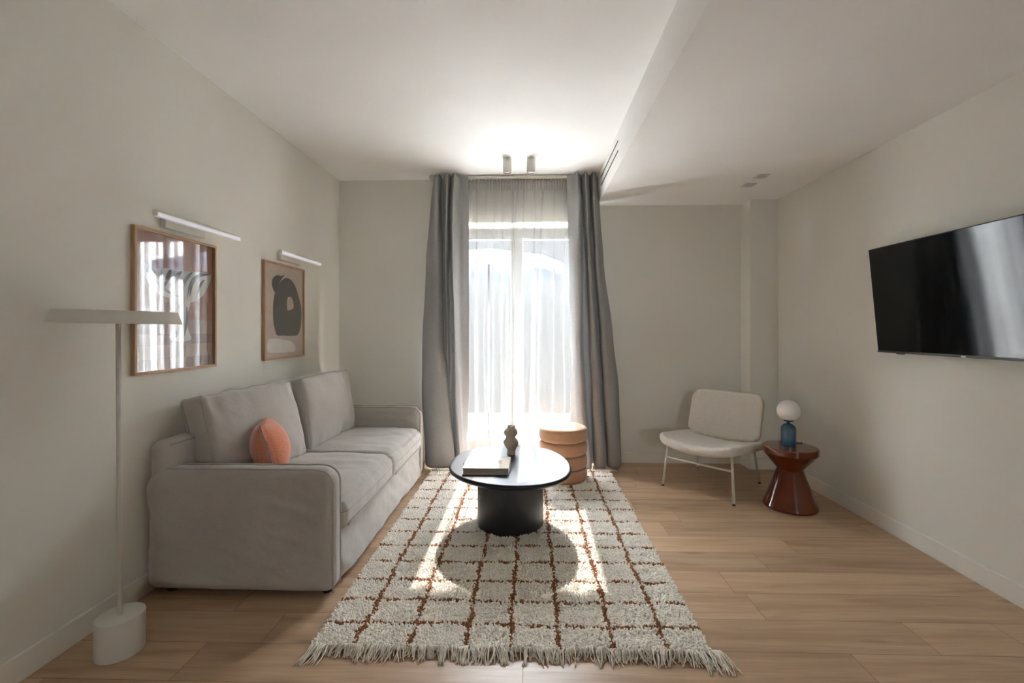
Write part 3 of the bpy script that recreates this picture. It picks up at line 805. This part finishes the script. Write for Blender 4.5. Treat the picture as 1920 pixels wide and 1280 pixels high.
PB = [pm('terracotta print', (.27, .125, .072), (.31, .15, .09)), pm('cream ink', (.40, .37, .32), (.46, .43, .37)), pm('slate blue ink', (.055, .07, .10)), pm('brown tile ink', (.20, .12, .085)), pm('pale brown tile ink', (.27, .17, .125))]
def art_a(a, y0, y1, z0, z1):
    flat(a, [(y0, z0), (y1, z0), (y1, z1), (y0, z1)], 0, 0)
    bowl = [(2.094, 1.603), (2.167, 1.580), (2.246, 1.592), (2.33, 1.590), (2.42, 1.596), (2.546, 1.599), (2.538, 1.54), (2.495, 1.475), (2.431, 1.435), (2.369, 1.423), (2.291, 1.432), (2.219, 1.447), (2.160, 1.470), (2.125, 1.505), (2.10, 1.55)]
    stem = [(2.282, 1.445), (2.395, 1.435), (2.372, 1.351), (2.384, 1.274), (2.40, 1.221), (2.26, 1.223), (2.276, 1.289), (2.300, 1.348)]
    # tiled ground along the bottom
    rnd = random.Random(2); z = z0
    for r, hh in enumerate((.055, .07, .055, .075)):
        y = y0
        while y < y1:
            w = rnd.uniform(.06, .13); ye = min(y + w, y1)
            flat(a, [(y + .001, z + .001), (ye - .001, z + .001), (ye - .001, z + hh - .001), (y + .001, z + hh - .001)], .0004, rnd.choice((3, 4))); y = ye
        z += hh
    flat(a, smooth_poly(bowl, 3), .0010, 1); flat(a, smooth_poly(stem, 3), .0008, 1)
    def leaf(p, q, w, bend=0):
        p = Vector(p); q = Vector(q); d = q - p; nrm = Vector((-d.y, d.x)).normalized()
        L_ = []; R_ = []
        for k in range(9):
            s = k / 8; c = p + d * s + nrm * bend * math.sin(PI * s); h = w * math.sin(PI * min(1, s * .9 + .1)) ** .8
            L_.append(tuple(c + nrm * h)); R_.append(tuple(c - nrm * h))
        flat(a, L_ + R_[::-1], .0016, 2)
    leaf((2.540, 1.595), (2.37, 1.432), .010, -.055)
    for (p, q, w, b_) in (((2.47, 1.595), (2.39, 1.45), .009, -.02), ((2.41, 1.592), (2.33, 1.45), .011, -.02), ((2.335, 1.588), (2.27, 1.475), .012, -.015), ((2.262, 1.588), (2.222, 1.495), .013, 0), ((2.205, 1.585), (2.18, 1.50), .010, .01),
                          ((2.14, 1.585), (2.11, 1.555), .010, .0), ((2.12, 1.535), (2.33, 1.447), .008, -.01), ((2.50, 1.56), (2.45, 1.475), .008, -.01), ((2.30, 1.43), (2.33, 1.30), .009, .01), ((2.37, 1.40), (2.35, 1.24), .008, .01), ((2.285, 1.29), (2.30, 1.235), .012, 0)):
        leaf(p, q, w, b_)
    return PB
frame('framed_print', 'larger looking oak framed print of a striped cream vessel on terracotta, behind the floor lamp', 2.04, 2.587, 1.062, 1.768, art_a)
frame('framed_print', 'oak framed print of a black rounded figure above a white blob, nearer the window', 3.065, 3.620, 1.060, 1.766, art_b)
M['led'] = mat('opal light strip', (.8, .8, .85), .5, Emission_Color=(.9, .88, 1, 1), Emission_Strength=.06)[0]
def picture_light(y0, y1, label):
    yc = (y0 + y1) / 2
    t = thing('picture_light', label, 'picture light', (XL, yc, 1.82), 0, 'slim picture lights above the prints')
    L2 = (y1 - y0) / 2
    bar = MB().box(.112, .136, -L2, L2, -.012, .014, bev=.002).build('light_bar', M['white_metal'], t)
    MB().box(.116, .137, -L2 + .004, L2 - .004, -.0145, -.009).box(.1355, .1375, -L2 + .004, L2 - .004, -.010, .004).build('diffuser', M['led'], bar, smooth=False)
    MB().box(0, .032, -.125, .15, -.028, .030, bev=.003).build('wall_plate', M['white_metal'], t)
    b = MB().tube([(.03, .10, .028), (.07, .10, .034), (.118, .11, .014)], .005, 8).tube([(.03, .02, .028), (.07, .02, .034), (.118, .03, .014)], .005, 8).box(.035, .055, -.02, .13, .028, .036)
    b.build('bracket', M['chrome'], t)
picture_light(2.032, 2.632, 'slim white picture light above the striped vessel print')
picture_light(3.075, 3.668, 'slim white picture light above the black figure print')

# ------------------------------------------------------------------ ceiling fittings
M['slot_shade'] = mat('painted slot shade', (.02, .02, .02), .5)[0]
def downlight(x, y, label):
    t = thing('ceiling_spotlight', label, 'ceiling light', (x, y, ZC), 0, 'white cylinder spotlights on the ceiling')
    MB().lathe(arc_profile([(0, 0), (.037, 0), (.037, -.125), (.032, -.125), (.030, -.10), (0, -.10)][::-1], .002, 3), n=48).build('housing', M['white_metal'], t)
    MB().lathe([(0, -.112), (.029, -.112), (.029, -.104), (0, -.104)], n=32).build('lens', dm, t)
downlight(-.19, 3.81, 'left white cylinder spotlight on the ceiling before the curtains')
downlight(.012, 3.81, 'right white cylinder spotlight on the ceiling before the curtains')
def recessed(x, y, label):
    t = thing('recessed_spotlight', label, 'ceiling light', (x, y, ZS), 0, 'square recessed spotlights in the lowered ceiling')
    h = .046; b = MB(); w = .010
    b.box(-h, h, -h, -h + w, -.004, .0).box(-h, h, h - w, h, -.004, .0).box(-h, -h + w, -h + w, h - w, -.004, 0).box(h - w, h, -h + w, h - w, -.004, 0)
    b.build('trim_ring', M['white_metal'], t, smooth=False)
    MB().lathe([(0, -.001), (.034, -.0012), (.034, -.003), (.030, -.003), (.028, -.0018), (0, -.0018)], n=32).build('reflector', M['chrome'], t)
recessed(1.80, 3.522, 'square recessed spotlight in the lowered ceiling, the nearer of two')
recessed(1.806, 3.735, 'square recessed spotlight in the lowered ceiling, the farther of two')
t = thing('air_vent', 'twin black slot air vent in the side of the lowered ceiling', 'air vent', (XS, 3.70, 2.63))
for dz in (.033, -.040): MB().box(-.0025, .0, -.393, .393, dz - .0055, dz + .0055).build('slot', M['slot_shade'], t, smooth=False)  # raised dark strips stand in for the shade inside open slots

# ------------------------------------------------------------------ television
tv = thing('television', 'large black flat television tilted on the right wall', 'television', (2.19, 2.335, 1.46))
TW, TH = .5625, .325
M['tv_body'] = mat('black tv plastic', (.012, .012, .013), .35)[0]
M['tv_screen'] = mat('glossy black screen', (.002, .002, .0025), .07, spec=.3)[0]
M['tv_chin'] = mat('dark metallic chin', (.05, .048, .045), .35, .6)[0]
b = MB().box(-.012, .012, -TW, TW, -TH, TH, bev=.003).box(.01, .04, -TW + .12, TW - .12, -TH + .04, TH - .1, bev=.01); b.build('housing', M['tv_body'], tv)
MB().box(-.0135, -.011, -TW + .006, TW - .006, -TH + .014, TH - .006).build('screen', M['tv_screen'], tv, smooth=False)
MB().box(-.0145, -.011, -TW, TW, -TH, -TH + .011).build('bezel', M['tv_chin'], tv, smooth=False)
MB().box(-.016, -.0125, -.012, .012, -TH + .002, -TH + .009).build('logo_plate', M['white_metal'], tv)
MB().box(-.012, .0, TW - .19, TW - .14, -TH - .006, -TH + .001).build('sensor', M['tv_body'], tv, smooth=False)
tv.rotation_euler = (0, math.radians(-5.4), 0)
wmb = MB().box(.036, .066, -.20, .20, -.12, .12); wmb.build('wall_mount', M['tv_body'], tv, smooth=False)

# ------------------------------------------------------------------ rug
RX0, RX1, RY0, RY1 = -.868, .715, 1.775, 4.02
LX = [-.703, -.487, -.257, -.076, .120, .335, .545]
LY = [1.904, 2.070, 2.236, 2.418, 2.592, 2.768, 2.947, 3.135, 3.304, 3.491, 3.700, 3.838, 3.965]
def build_rug():
    t = thing('rug', 'shaggy cream wool rug with thin rust brown grid lines and fringed end', 'rug', (0, 0, 0))
    b = MB().box(RX0, RX1, RY0, RY1, 0.001, .012); b.build('backing', M['rug_cream'], t, smooth=False)
    rng = np.random.default_rng(5); step = .0072
    gx, gy = np.meshgrid(np.arange(RX0, RX1, step), np.arange(RY0, RY1, step)); n = gx.size
    x = gx.ravel() + rng.uniform(-.5, .5, n) * step; y = gy.ravel() + rng.uniform(-.5, .5, n) * step
    wob = lambda a, s: .004 * np.sin(a * 7 + s) + .003 * np.sin(a * 23 + s * 3) + .002 * np.sin(a * 61 + s * 7)
    isl = np.zeros(n, bool)
    for i, lx in enumerate(LX):
        w = .0085 + .003 * np.sin(y * 31 + i * 2) ; isl |= np.abs(x - lx - wob(y, i)) < w
    for i, ly in enumerate(LY):
        w = .0058 + .0024 * np.sin(x * 37 + i * 2); isl |= np.abs(y - ly - wob(x, i + 3.3) * .8 + .004 * np.sin(x * 3 + i)) < w
    isl &= rng.random(n) > .01
    low = .5 + .5 * np.sin(x * 23 + 3 * np.sin(y * 5.0)) * np.sin(y * 61 + 2.5 * np.sin(x * 17))   # combed ridges
    clump = np.sin(x * 140 + 4 * np.sin(y * 37)) * np.sin(y * 120 + 4 * np.sin(x * 41))
    h = .014 + .008 * rng.random(n) + .006 * low + .004 * clump
    r = .0046 + .0022 * rng.random(n)
    la = rng.uniform(0, 2 * PI, n); ll = .006 * rng.random(n) + .004
    dx = np.cos(la) * ll; dy = np.sin(la) * ll - .004
    k = 5; V = np.zeros((n, 2 * k + 1, 3)); ph = rng.uniform(0, 2 * PI, n)
    for j in range(k):
        a = ph + 2 * PI * j / k
        V[:, j] = np.stack([x + r * .8 * np.cos(a), y + r * .8 * np.sin(a), np.full(n, .008)], 1)
        V[:, k + j] = np.stack([x + dx * .7 + r * np.cos(a + .5), y + dy * .7 + r * np.sin(a + .5), .008 + h * .72], 1)
    V[:, 2 * k] = np.stack([x + dx, y + dy, .008 + h], 1)
    fl = []
    for j in range(k):
        l = (j + 1) % k; fl.append([j, l, k + l, k + j])
    tri = [[k + j, k + (j + 1) % k, 2 * k] for j in range(k)]
    base = (np.arange(n) * (2 * k + 1))[:, None, None]
    Q = (np.array(fl)[None] + base); Tt = (np.array(tri)[None] + base)
    def mk(sel, name, m):
        q = Q[sel].reshape(-1, 4); tr = Tt[sel].reshape(-1, 3); ids = np.where(sel)[0]
        remap = -np.ones(n, int); remap[ids] = np.arange(len(ids)); c = 2 * k + 1
        q = remap[q // c] * c + q % c; tr = remap[tr // c] * c + tr % c
        me = bpy.data.meshes.new(name); vv = V[sel].reshape(-1, 3)
        me.vertices.add(len(vv)); me.vertices.foreach_set('co', vv.ravel())
        li = np.concatenate([q.ravel(), tr.ravel()]); me.loops.add(len(li)); me.loops.foreach_set('vertex_index', li.astype(np.int32))
        cnt = np.concatenate([np.full(len(q), 4), np.full(len(tr), 3)]); st = np.concatenate([[0], np.cumsum(cnt)[:-1]])
        me.polygons.add(len(cnt)); me.polygons.foreach_set('loop_start', st.astype(np.int32)); me.polygons.foreach_set('loop_total', cnt.astype(np.int32))
        me.polygons.foreach_set('use_smooth', np.ones(len(cnt), bool))
        me.materials.append(m); me.update(calc_edges=True); me.validate()
        o = bpy.data.objects.new(name, me); put(o, t); return o
    o = mk(~isl, 'pile', M['rug_cream']); o['kind'] = 'stuff'
    o = mk(isl, 'grid_pattern', M['rug_rust']); o['kind'] = 'stuff'; o['label'] = 'rust brown grid lines'
    # fringe of twisted warp ends
    for yy, sgn, nm, L_ in ((RY0 + .004, -1, 400, .085), (RY1 - .004, 1, 200, .03)):
        fr = MB(); rnd = random.Random(9)
        # ends gather in knotted bunches
        xk = RX0
        while xk < RX1:
            cnt = rnd.randint(8, 14); bw = rnd.uniform(.022, .04); lean = rnd.uniform(-.02, .02); LL = L_ * rnd.uniform(.55, 1.0)
            edge = abs(xk + bw / 2 - (RX0 + RX1) / 2) > (RX1 - RX0) / 2 - .07
            if edge: LL = L_ * 1.25; lean = (.028 if xk > 0 else -.028); cnt = 14
            for s in range(cnt):
                x0 = xk + bw * rnd.random(); l = LL * rnd.uniform(.55, 1.05); x1 = x0 + lean * rnd.uniform(.2, 1.6) + rnd.uniform(-.012, .012)
                cv = rnd.uniform(-.012, .012); hh = rnd.uniform(.006, .018)
                pts = []
                for q in range(7):
                    u = q / 6; z = (.016 + hh * math.sin(PI * min(1, u * 1.3))) * (1 - u) ** .7 + .0028
                    pts.append((x0 + (x1 - x0) * u + cv * math.sin(PI * u) + .002 * math.sin(u * 9 + s), yy + sgn * l * u, z))
                fr.tube(pts, [.0025 * (1 - .25 * q / 6) for q in range(7)], 4)
            xk += bw
        fr.build('fringe', M['rug_fringe'], t)
M['rug_cream'] = cloth('cream wool pile', (.88, .825, .735), (.95, .91, .835), 60, .001, .3, lo=.25, hi=.75)
M['rug_fringe'] = cloth('undyed wool fringe', (.76, .69, .58), (.86, .80, .70), 90, .0005, .3)
M['rug_rust'] = cloth('rust wool pile', (.25, .10, .035), (.44, .19, .075), 70, .001, .3)
build_rug()

# ------------------------------------------------------------------ coffee table
RUGT = .026
TZ = .40
ct = thing('coffee_table', 'low black coffee table with pebble shaped top and drum base on the rug', 'coffee table', (-.125, 2.92, .012))
outline = [(-0.541, 2.90), (-0.535, 3.06), (-0.508, 3.225), (-0.448, 3.340), (-0.333, 3.412), (-0.21, 3.437), (-0.085, 3.434), (0.04, 3.408), (0.140, 3.341), (0.213, 3.231), (0.258, 3.097), (0.277, 2.950), (0.276, 2.827), (0.251, 2.712), (0.205, 2.625), (0.137, 2.560), (0.05, 2.519), (-0.061, 2.500), (-0.183, 2.506), (-0.29, 2.543), (-0.392, 2.615), (-0.475, 2.713), (-0.524, 2.805)]
for _ in range(3): outline = [tuple((outline[i - 1][d] + 2 * outline[i][d] + outline[(i + 1) % len(outline)][d]) / 4 for d in (0, 1)) for i in range(len(outline))]
cxx, cyy_ = -.131, 2.965
outline = [((p[0] - cxx) * 1.012, (p[1] - cyy_) * 1.012) for p in outline]
ol = smooth_poly(outline, 8)
prof = [(-.075, .358), (-.045, .360), (-.018, .367), (-.005, .377), (0, .387), (-.002, .394), (-.006, .398), (-.012, TZ)]
M['table'] = mat('satin black lacquer', (.022, .023, .027), .30, spec=.28)[0]
M['table_base'] = mat('matt black lacquer', (.016, .016, .018), .42)[0]
vs = []; fs = []; n = len(ol)
for (d, z) in prof:
    for p in ol:
        L_ = math.hypot(*p); k = (L_ + d) / L_; vs.append((p[0] * k + cxx + .125, p[1] * k + cyy_ - 2.92, z - .012))
for j in range(len(prof) - 1):
    for i in range(n): fs.append((j * n + i, j * n + (i + 1) % n, (j + 1) * n + (i + 1) % n, (j + 1) * n + i))
fs.append(tuple(range(n - 1, -1, -1))); fs.append(tuple((len(prof) - 1) * n + i for i in range(n)))
mesh_obj('tabletop', vs, fs, M['table'], ct)
o = ct.children[0]; o.data.polygons[len(o.data.polygons) - 1].use_smooth = False
MB().lathe(arc_profile([(0, 0), (.213, 0), (.213, .348), (0, .348)], .002, 3), n=128).build('base', M['table_base'], ct)

# book, lying on the table
bk = thing('book', 'beige hardback book with faint blue cover text on the black coffee table', 'book', (-.266, 2.832, TZ))
bw, bd, bh = .141, .124, .038
M['cover'] = pm('beige book cloth', (.60, .53, .44), (.66, .59, .50), 80)
M['pages'] = mat('page edges', (.34, .315, .27), .8)[0]
cv = MB().box(-bw, bw, -bd, bd, bh - .003, bh).box(-bw, bw, -bd, bd, 0, .003); cv.build('cover', M['cover'], bk, smooth=False)
pg = MB()
for k in range(8):
    z0_ = .003 + (bh - .006) * k / 8; pg.box(-bw + .004 + .0006 * (k % 2), bw - .004, -bd + .004 + .0008 * (k % 2), bd - .003, z0_, z0_ + (bh - .006) / 8)
pg.build('pages', M['pages'], bk, smooth=False)
MB().box(-bw, bw, bd - .003, bd, .003, bh - .003).build('spine', M['cover'], bk, smooth=False)
M['ink'] = mat('blue grey print', (.045, .065, .10), .7)[0]
M['ink2'] = mat('thin dark print', (.25, .23, .22), .7)[0]
def cover_text(s, size, x, y, m, sx=1.0):
    c = bpy.data.curves.new('text', 'FONT'); c.body = s; c.size = size; c.extrude = .0002; c.align_x = 'CENTER'; c.align_y = 'CENTER'; c.space_character = 1.15
    to = bpy.data.objects.new('tmp', c); COL.objects.link(to)
    dg = bpy.context.evaluated_depsgraph_get(); me = bpy.data.meshes.new_from_object(to.evaluated_get(dg)); me.name = 'cover_text'
    bpy.data.objects.remove(to); me.materials.append(m)
    o = bpy.data.objects.new('cover_text', me); put(o, bk); o.location = (x, y, bh + .0004); o.rotation_euler = (0, 0, -PI / 2); o.scale = (sx, 1, 1)
cover_text('EAT', .036, .075, .005, M['ink']); cover_text('DRINK', .036, .034, .005, M['ink'], .95); cover_text('NAP', .036, -.004, .005, M['ink'])
MB().tube([(-.040, .09, bh + .0006), (-.043, .04, bh + .0006), (-.038, -.01, bh + .0006), (-.042, -.06, bh + .0006)], .0006, 4).build('cover_line', M['ink2'], bk)
MB().tube([(-.098, .035, bh + .0006), (-.098, -.0, bh + .0006)], .0006, 4).tube([(-.098, .018, bh + .0006), (-.088, .018, bh + .0006)], .0006, 4).build('cover_mark', M['ink2'], bk)
MB().tube([(-bw + .01, .03, .012), (-bw - .01, .035, .006), (-bw - .022, .055, .003), (-bw - .014, .07, .0025), (-bw - .028, .085, .0025)], .0022, 6).build('bookmark_ribbon', M['black_foot'], bk)
bk.rotation_euler = (0, 0, math.radians(-.6))

# vase
M['clay'] = cloth('matt taupe stoneware', (.40, .35, .28), (.49, .435, .36), 60, .0006, 0)
prof = [(0, .001), (.0265, 0), (.029, .004), (.029, .022), (.030, .035), (.041, .052), (.0505, .073), (.050, .092), (.038, .111), (.0325, .120), (.036, .129), (.0455, .141), (.047, .157), (.040, .173), (.0285, .183), (.026, .190), (.0265, .199), (.0235, .200), (.0225, .192), (.024, .184), (.030, .170), (.035, .155), (.028, .125), (.02, .1), (0, .05)]
pp = []
for i in range(len(prof) * 3 - 2):
    q = crom(prof, i / (len(prof) * 3 - 3)); pp.append((max(0, q[0]), q[1]))
pp[0] = (0, .001); pp[-1] = (0, .05)
vs, fs = lathe(pp, 64)
vs = [(p[0] + .0035 * math.sin(p[2] * 34 + .3), p[1] + .0015 * math.sin(p[2] * 50), p[2]) for p in vs]
vo = mesh_obj('vase', vs, fs, M['clay']); vo.location = (-.131, 3.155, TZ); tag(vo, 'small taupe double gourd vase on the coffee table behind the book', 'vase')

# ------------------------------------------------------------------ pouf of four stacked rolls
pf = thing('pouf', 'caramel boucle pouf of four stacked rolls on the rug by the window', 'pouf', (.283, 3.80, .018))
zb_ = 0; hs = (.112, .112, .112, .115)
for k, hgt in enumerate(hs):
    rr = .202 if k < 3 else .205
    prof = arc_profile([(0, 0), (rr, 0), (rr, hgt), (0, hgt + (.010 if k == 3 else 0))], .042, 10)
    vs, fs = lathe(prof, 96)
    vs = [(p[0] + .002 * noise.noise(Vector(p) * 12), p[1], p[2] + zb_) for p in vs]
    mesh_obj('cushion_roll', vs, fs, M['stool'], pf); zb_ += hgt - .002

# ------------------------------------------------------------------ lounge chair
ch = thing('lounge_chair', 'cream boucle lounge chair on slim metal legs beside the red side table', 'chair', (1.506, 3.729, 0), math.atan2(-.724, .69))
# local frame: x to the right when facing the chair's front from the room, y to the back
def pad(hx, hy, th, r, nx=40, zf=None):
    """rounded rectangular pad: outline radius r, soft edge"""
    er = min(th / 2 * .98, .03)
    def fn(o, p, H):
        x, y, z = o
        ex, ey = abs(x) - (hx - r), abs(y) - (hy - r)
        if ex > 0 and ey > 0:
            d = math.hypot(ex, ey); m_ = max(ex, ey)
            if d > 1e-6: x = math.copysign(hx - r + ex / d * m_, x); y = math.copysign(hy - r + ey / d * m_, y)
        return zf(x, y, z)
    return rbox(hx, hy, th / 2, er, nx, 4, fn)
def seat_zf(x, y, z):
    u = x / .34; zc = .348 + .058 * u * u - .055 * (y + .335) / .6
    bulge = .012 * (1 - u * u) * (1 - (y / .31) ** 2) if z > 0 else 0
    return (x + .002 * noise.noise(Vector((x, y, z)) * 30), y - .035 - .02 * (1 - u * u) * (1 if y < 0 else 0) * abs(y) / .3, zc + z * 1.0 + bulge)
vs, fs = pad(.326, .30, .072, .10, 36, seat_zf); mesh_obj('seat', vs, fs, M['boucle'], ch)
tilt = math.radians(17)
def back_zf(x, y, z):                      # y runs up the backrest, z is the thickness
    u = x / .31; q = .06 * u * u             # wraps round the sitter
    yy = z * math.cos(tilt) + y * math.sin(tilt); zz_ = y * math.cos(tilt) - z * math.sin(tilt)
    return (x, .275 - q * .8 + yy, .545 + zz_ - .012 * (1 - u * u) * (1 if y < 0 else 0))
vs, fs = pad(.305, .200, .058, .085, 32, back_zf); mesh_obj('backrest', vs, fs, M['boucle'], ch)
legs = [((-.285, -.315), (-.245, -.255, .345)), ((.285, -.315), (.240, -.255, .345)), ((-.270, .325), (-.245, .22, .31)), ((.270, .325), (.240, .22, .31))]
fw = (Vector((1.092, 3.699, 0)), Vector((1.481, 3.287, 0)), Vector((1.542, 4.16, 0)), Vector((1.908, 3.77, 0)))
ca, sa = .69, -.724
loc_feet = [((p.x - 1.506) * ca + (p.y - 3.729) * sa, -(p.x - 1.506) * sa + (p.y - 3.729) * ca) for p in fw]
tops = [(-.262, -.235, .355), (.250, -.235, .355), (-.235, .225, .325), (.235, .225, .325)]
for (fx, fy), tp in zip(loc_feet, tops):
    o = MB().tube([(fx, fy, .012), tp], .0095, 14).build('leg', M['cream_metal'], ch)
    MB().tube([(fx, fy, 0), (fx, fy, .013)], .0105, 14).build('foot_cap', M['black_foot'], o)
def lerp3(a, b2, k): return tuple(a[i] + (b2[i] - a[i]) * k for i in range(3))
A3 = [lerp3((f[0], f[1], .0), tp, .64) for f, tp in zip(loc_feet, tops)]
MB().tube([A3[0], A3[1]], .0085, 12).build('stretcher', M['cream_metal'], ch)
MB().tube([tops[0], tops[2]], .0085, 12).tube([tops[1], tops[3]], .0085, 12).tube([tops[2], tops[3]], .0085, 12).build('seat_frame', M['cream_metal'], ch)
for sx in (-.16, .16): MB().tube([(sx, .225, .315), (sx, .285, .33), (sx, .325, .42), (sx, .36, .55)], .0085, 12).build('back_support', M['cream_metal'], ch)

# ------------------------------------------------------------------ side table
M['red_lacquer'] = mat('glossy oxblood lacquer', (.125, .024, .006), .14, spec=.45, Coat_Weight=.35, Coat_Roughness=.04)[0]
st = thing('side_table', 'glossy red brown hourglass side table right of the lounge chair', 'side table', (1.883, 3.29, 0))
MB().lathe(arc_profile([(0, 0), (.172, 0), (.176, .012), (.150, .080), (.088, .262), (.080, .275), (0, .275)], .012, 6), n=96).build('base', M['red_lacquer'], st)
MB().lathe(arc_profile([(0, .270), (.082, .270), (.088, .280), (.171, .384), (.178, .390), (.178, .430), (.174, .435), (0, .435)], .006, 5), n=96).build('tabletop', M['red_lacquer'], st)

tl = thing('table_lamp', 'small blue table lamp with white glass globe on the side table', 'table lamp', (1.892, 3.325, .4352))
M['blue'] = mat('petrol blue glaze', (.012, .075, .145), .22, spec=.6, Coat_Weight=.6, Coat_Roughness=.08)[0]
M['opal'] = mat('opal glass globe', (.84, .81, .77), .35, spec=.4, Subsurface_Weight=.25)[0]
MB().lathe(arc_profile([(0, 0), (.050, 0), (.050, .155), (.018, .163), (0, .163)][:2] + [(.050, .115)] + [(.050 * math.cos(a), .115 + .045 * math.sin(a)) for a in [PI / 2 * k / 10 for k in range(1, 10)]] + [(0, .160)], .003, 3), n=64).build('body', M['blue'], tl)
MB().lathe([(0, .158), (.010, .158), (.010, .168), (.030, .173), (.042, .186), (.040, .188), (0, .186)], n=48).build('collar', M['blue'], tl)
gp = [(0.0765 * math.sin(PI * k / 32), .250 - .0765 * math.cos(PI * k / 32)) for k in range(33)]; gp[0] = (0, gp[0][1]); gp[-1] = (0, gp[-1][1])
MB().lathe(gp, n=64).build('globe', M['opal'], tl)
MB().tube([(.03, .035, .0035), (.062, .045, .003), (.095, .050, .003), (.125, .048, .003), (.140, .075, .003), (.150, .095, -.002), (.150, .105, -.03), (.10, .13, -.12), (.03, .15, -.22), (.02, .17, -.425), (.06, .30, -.4325)], .0025, 8).build('cable', M['black_foot'], tl)
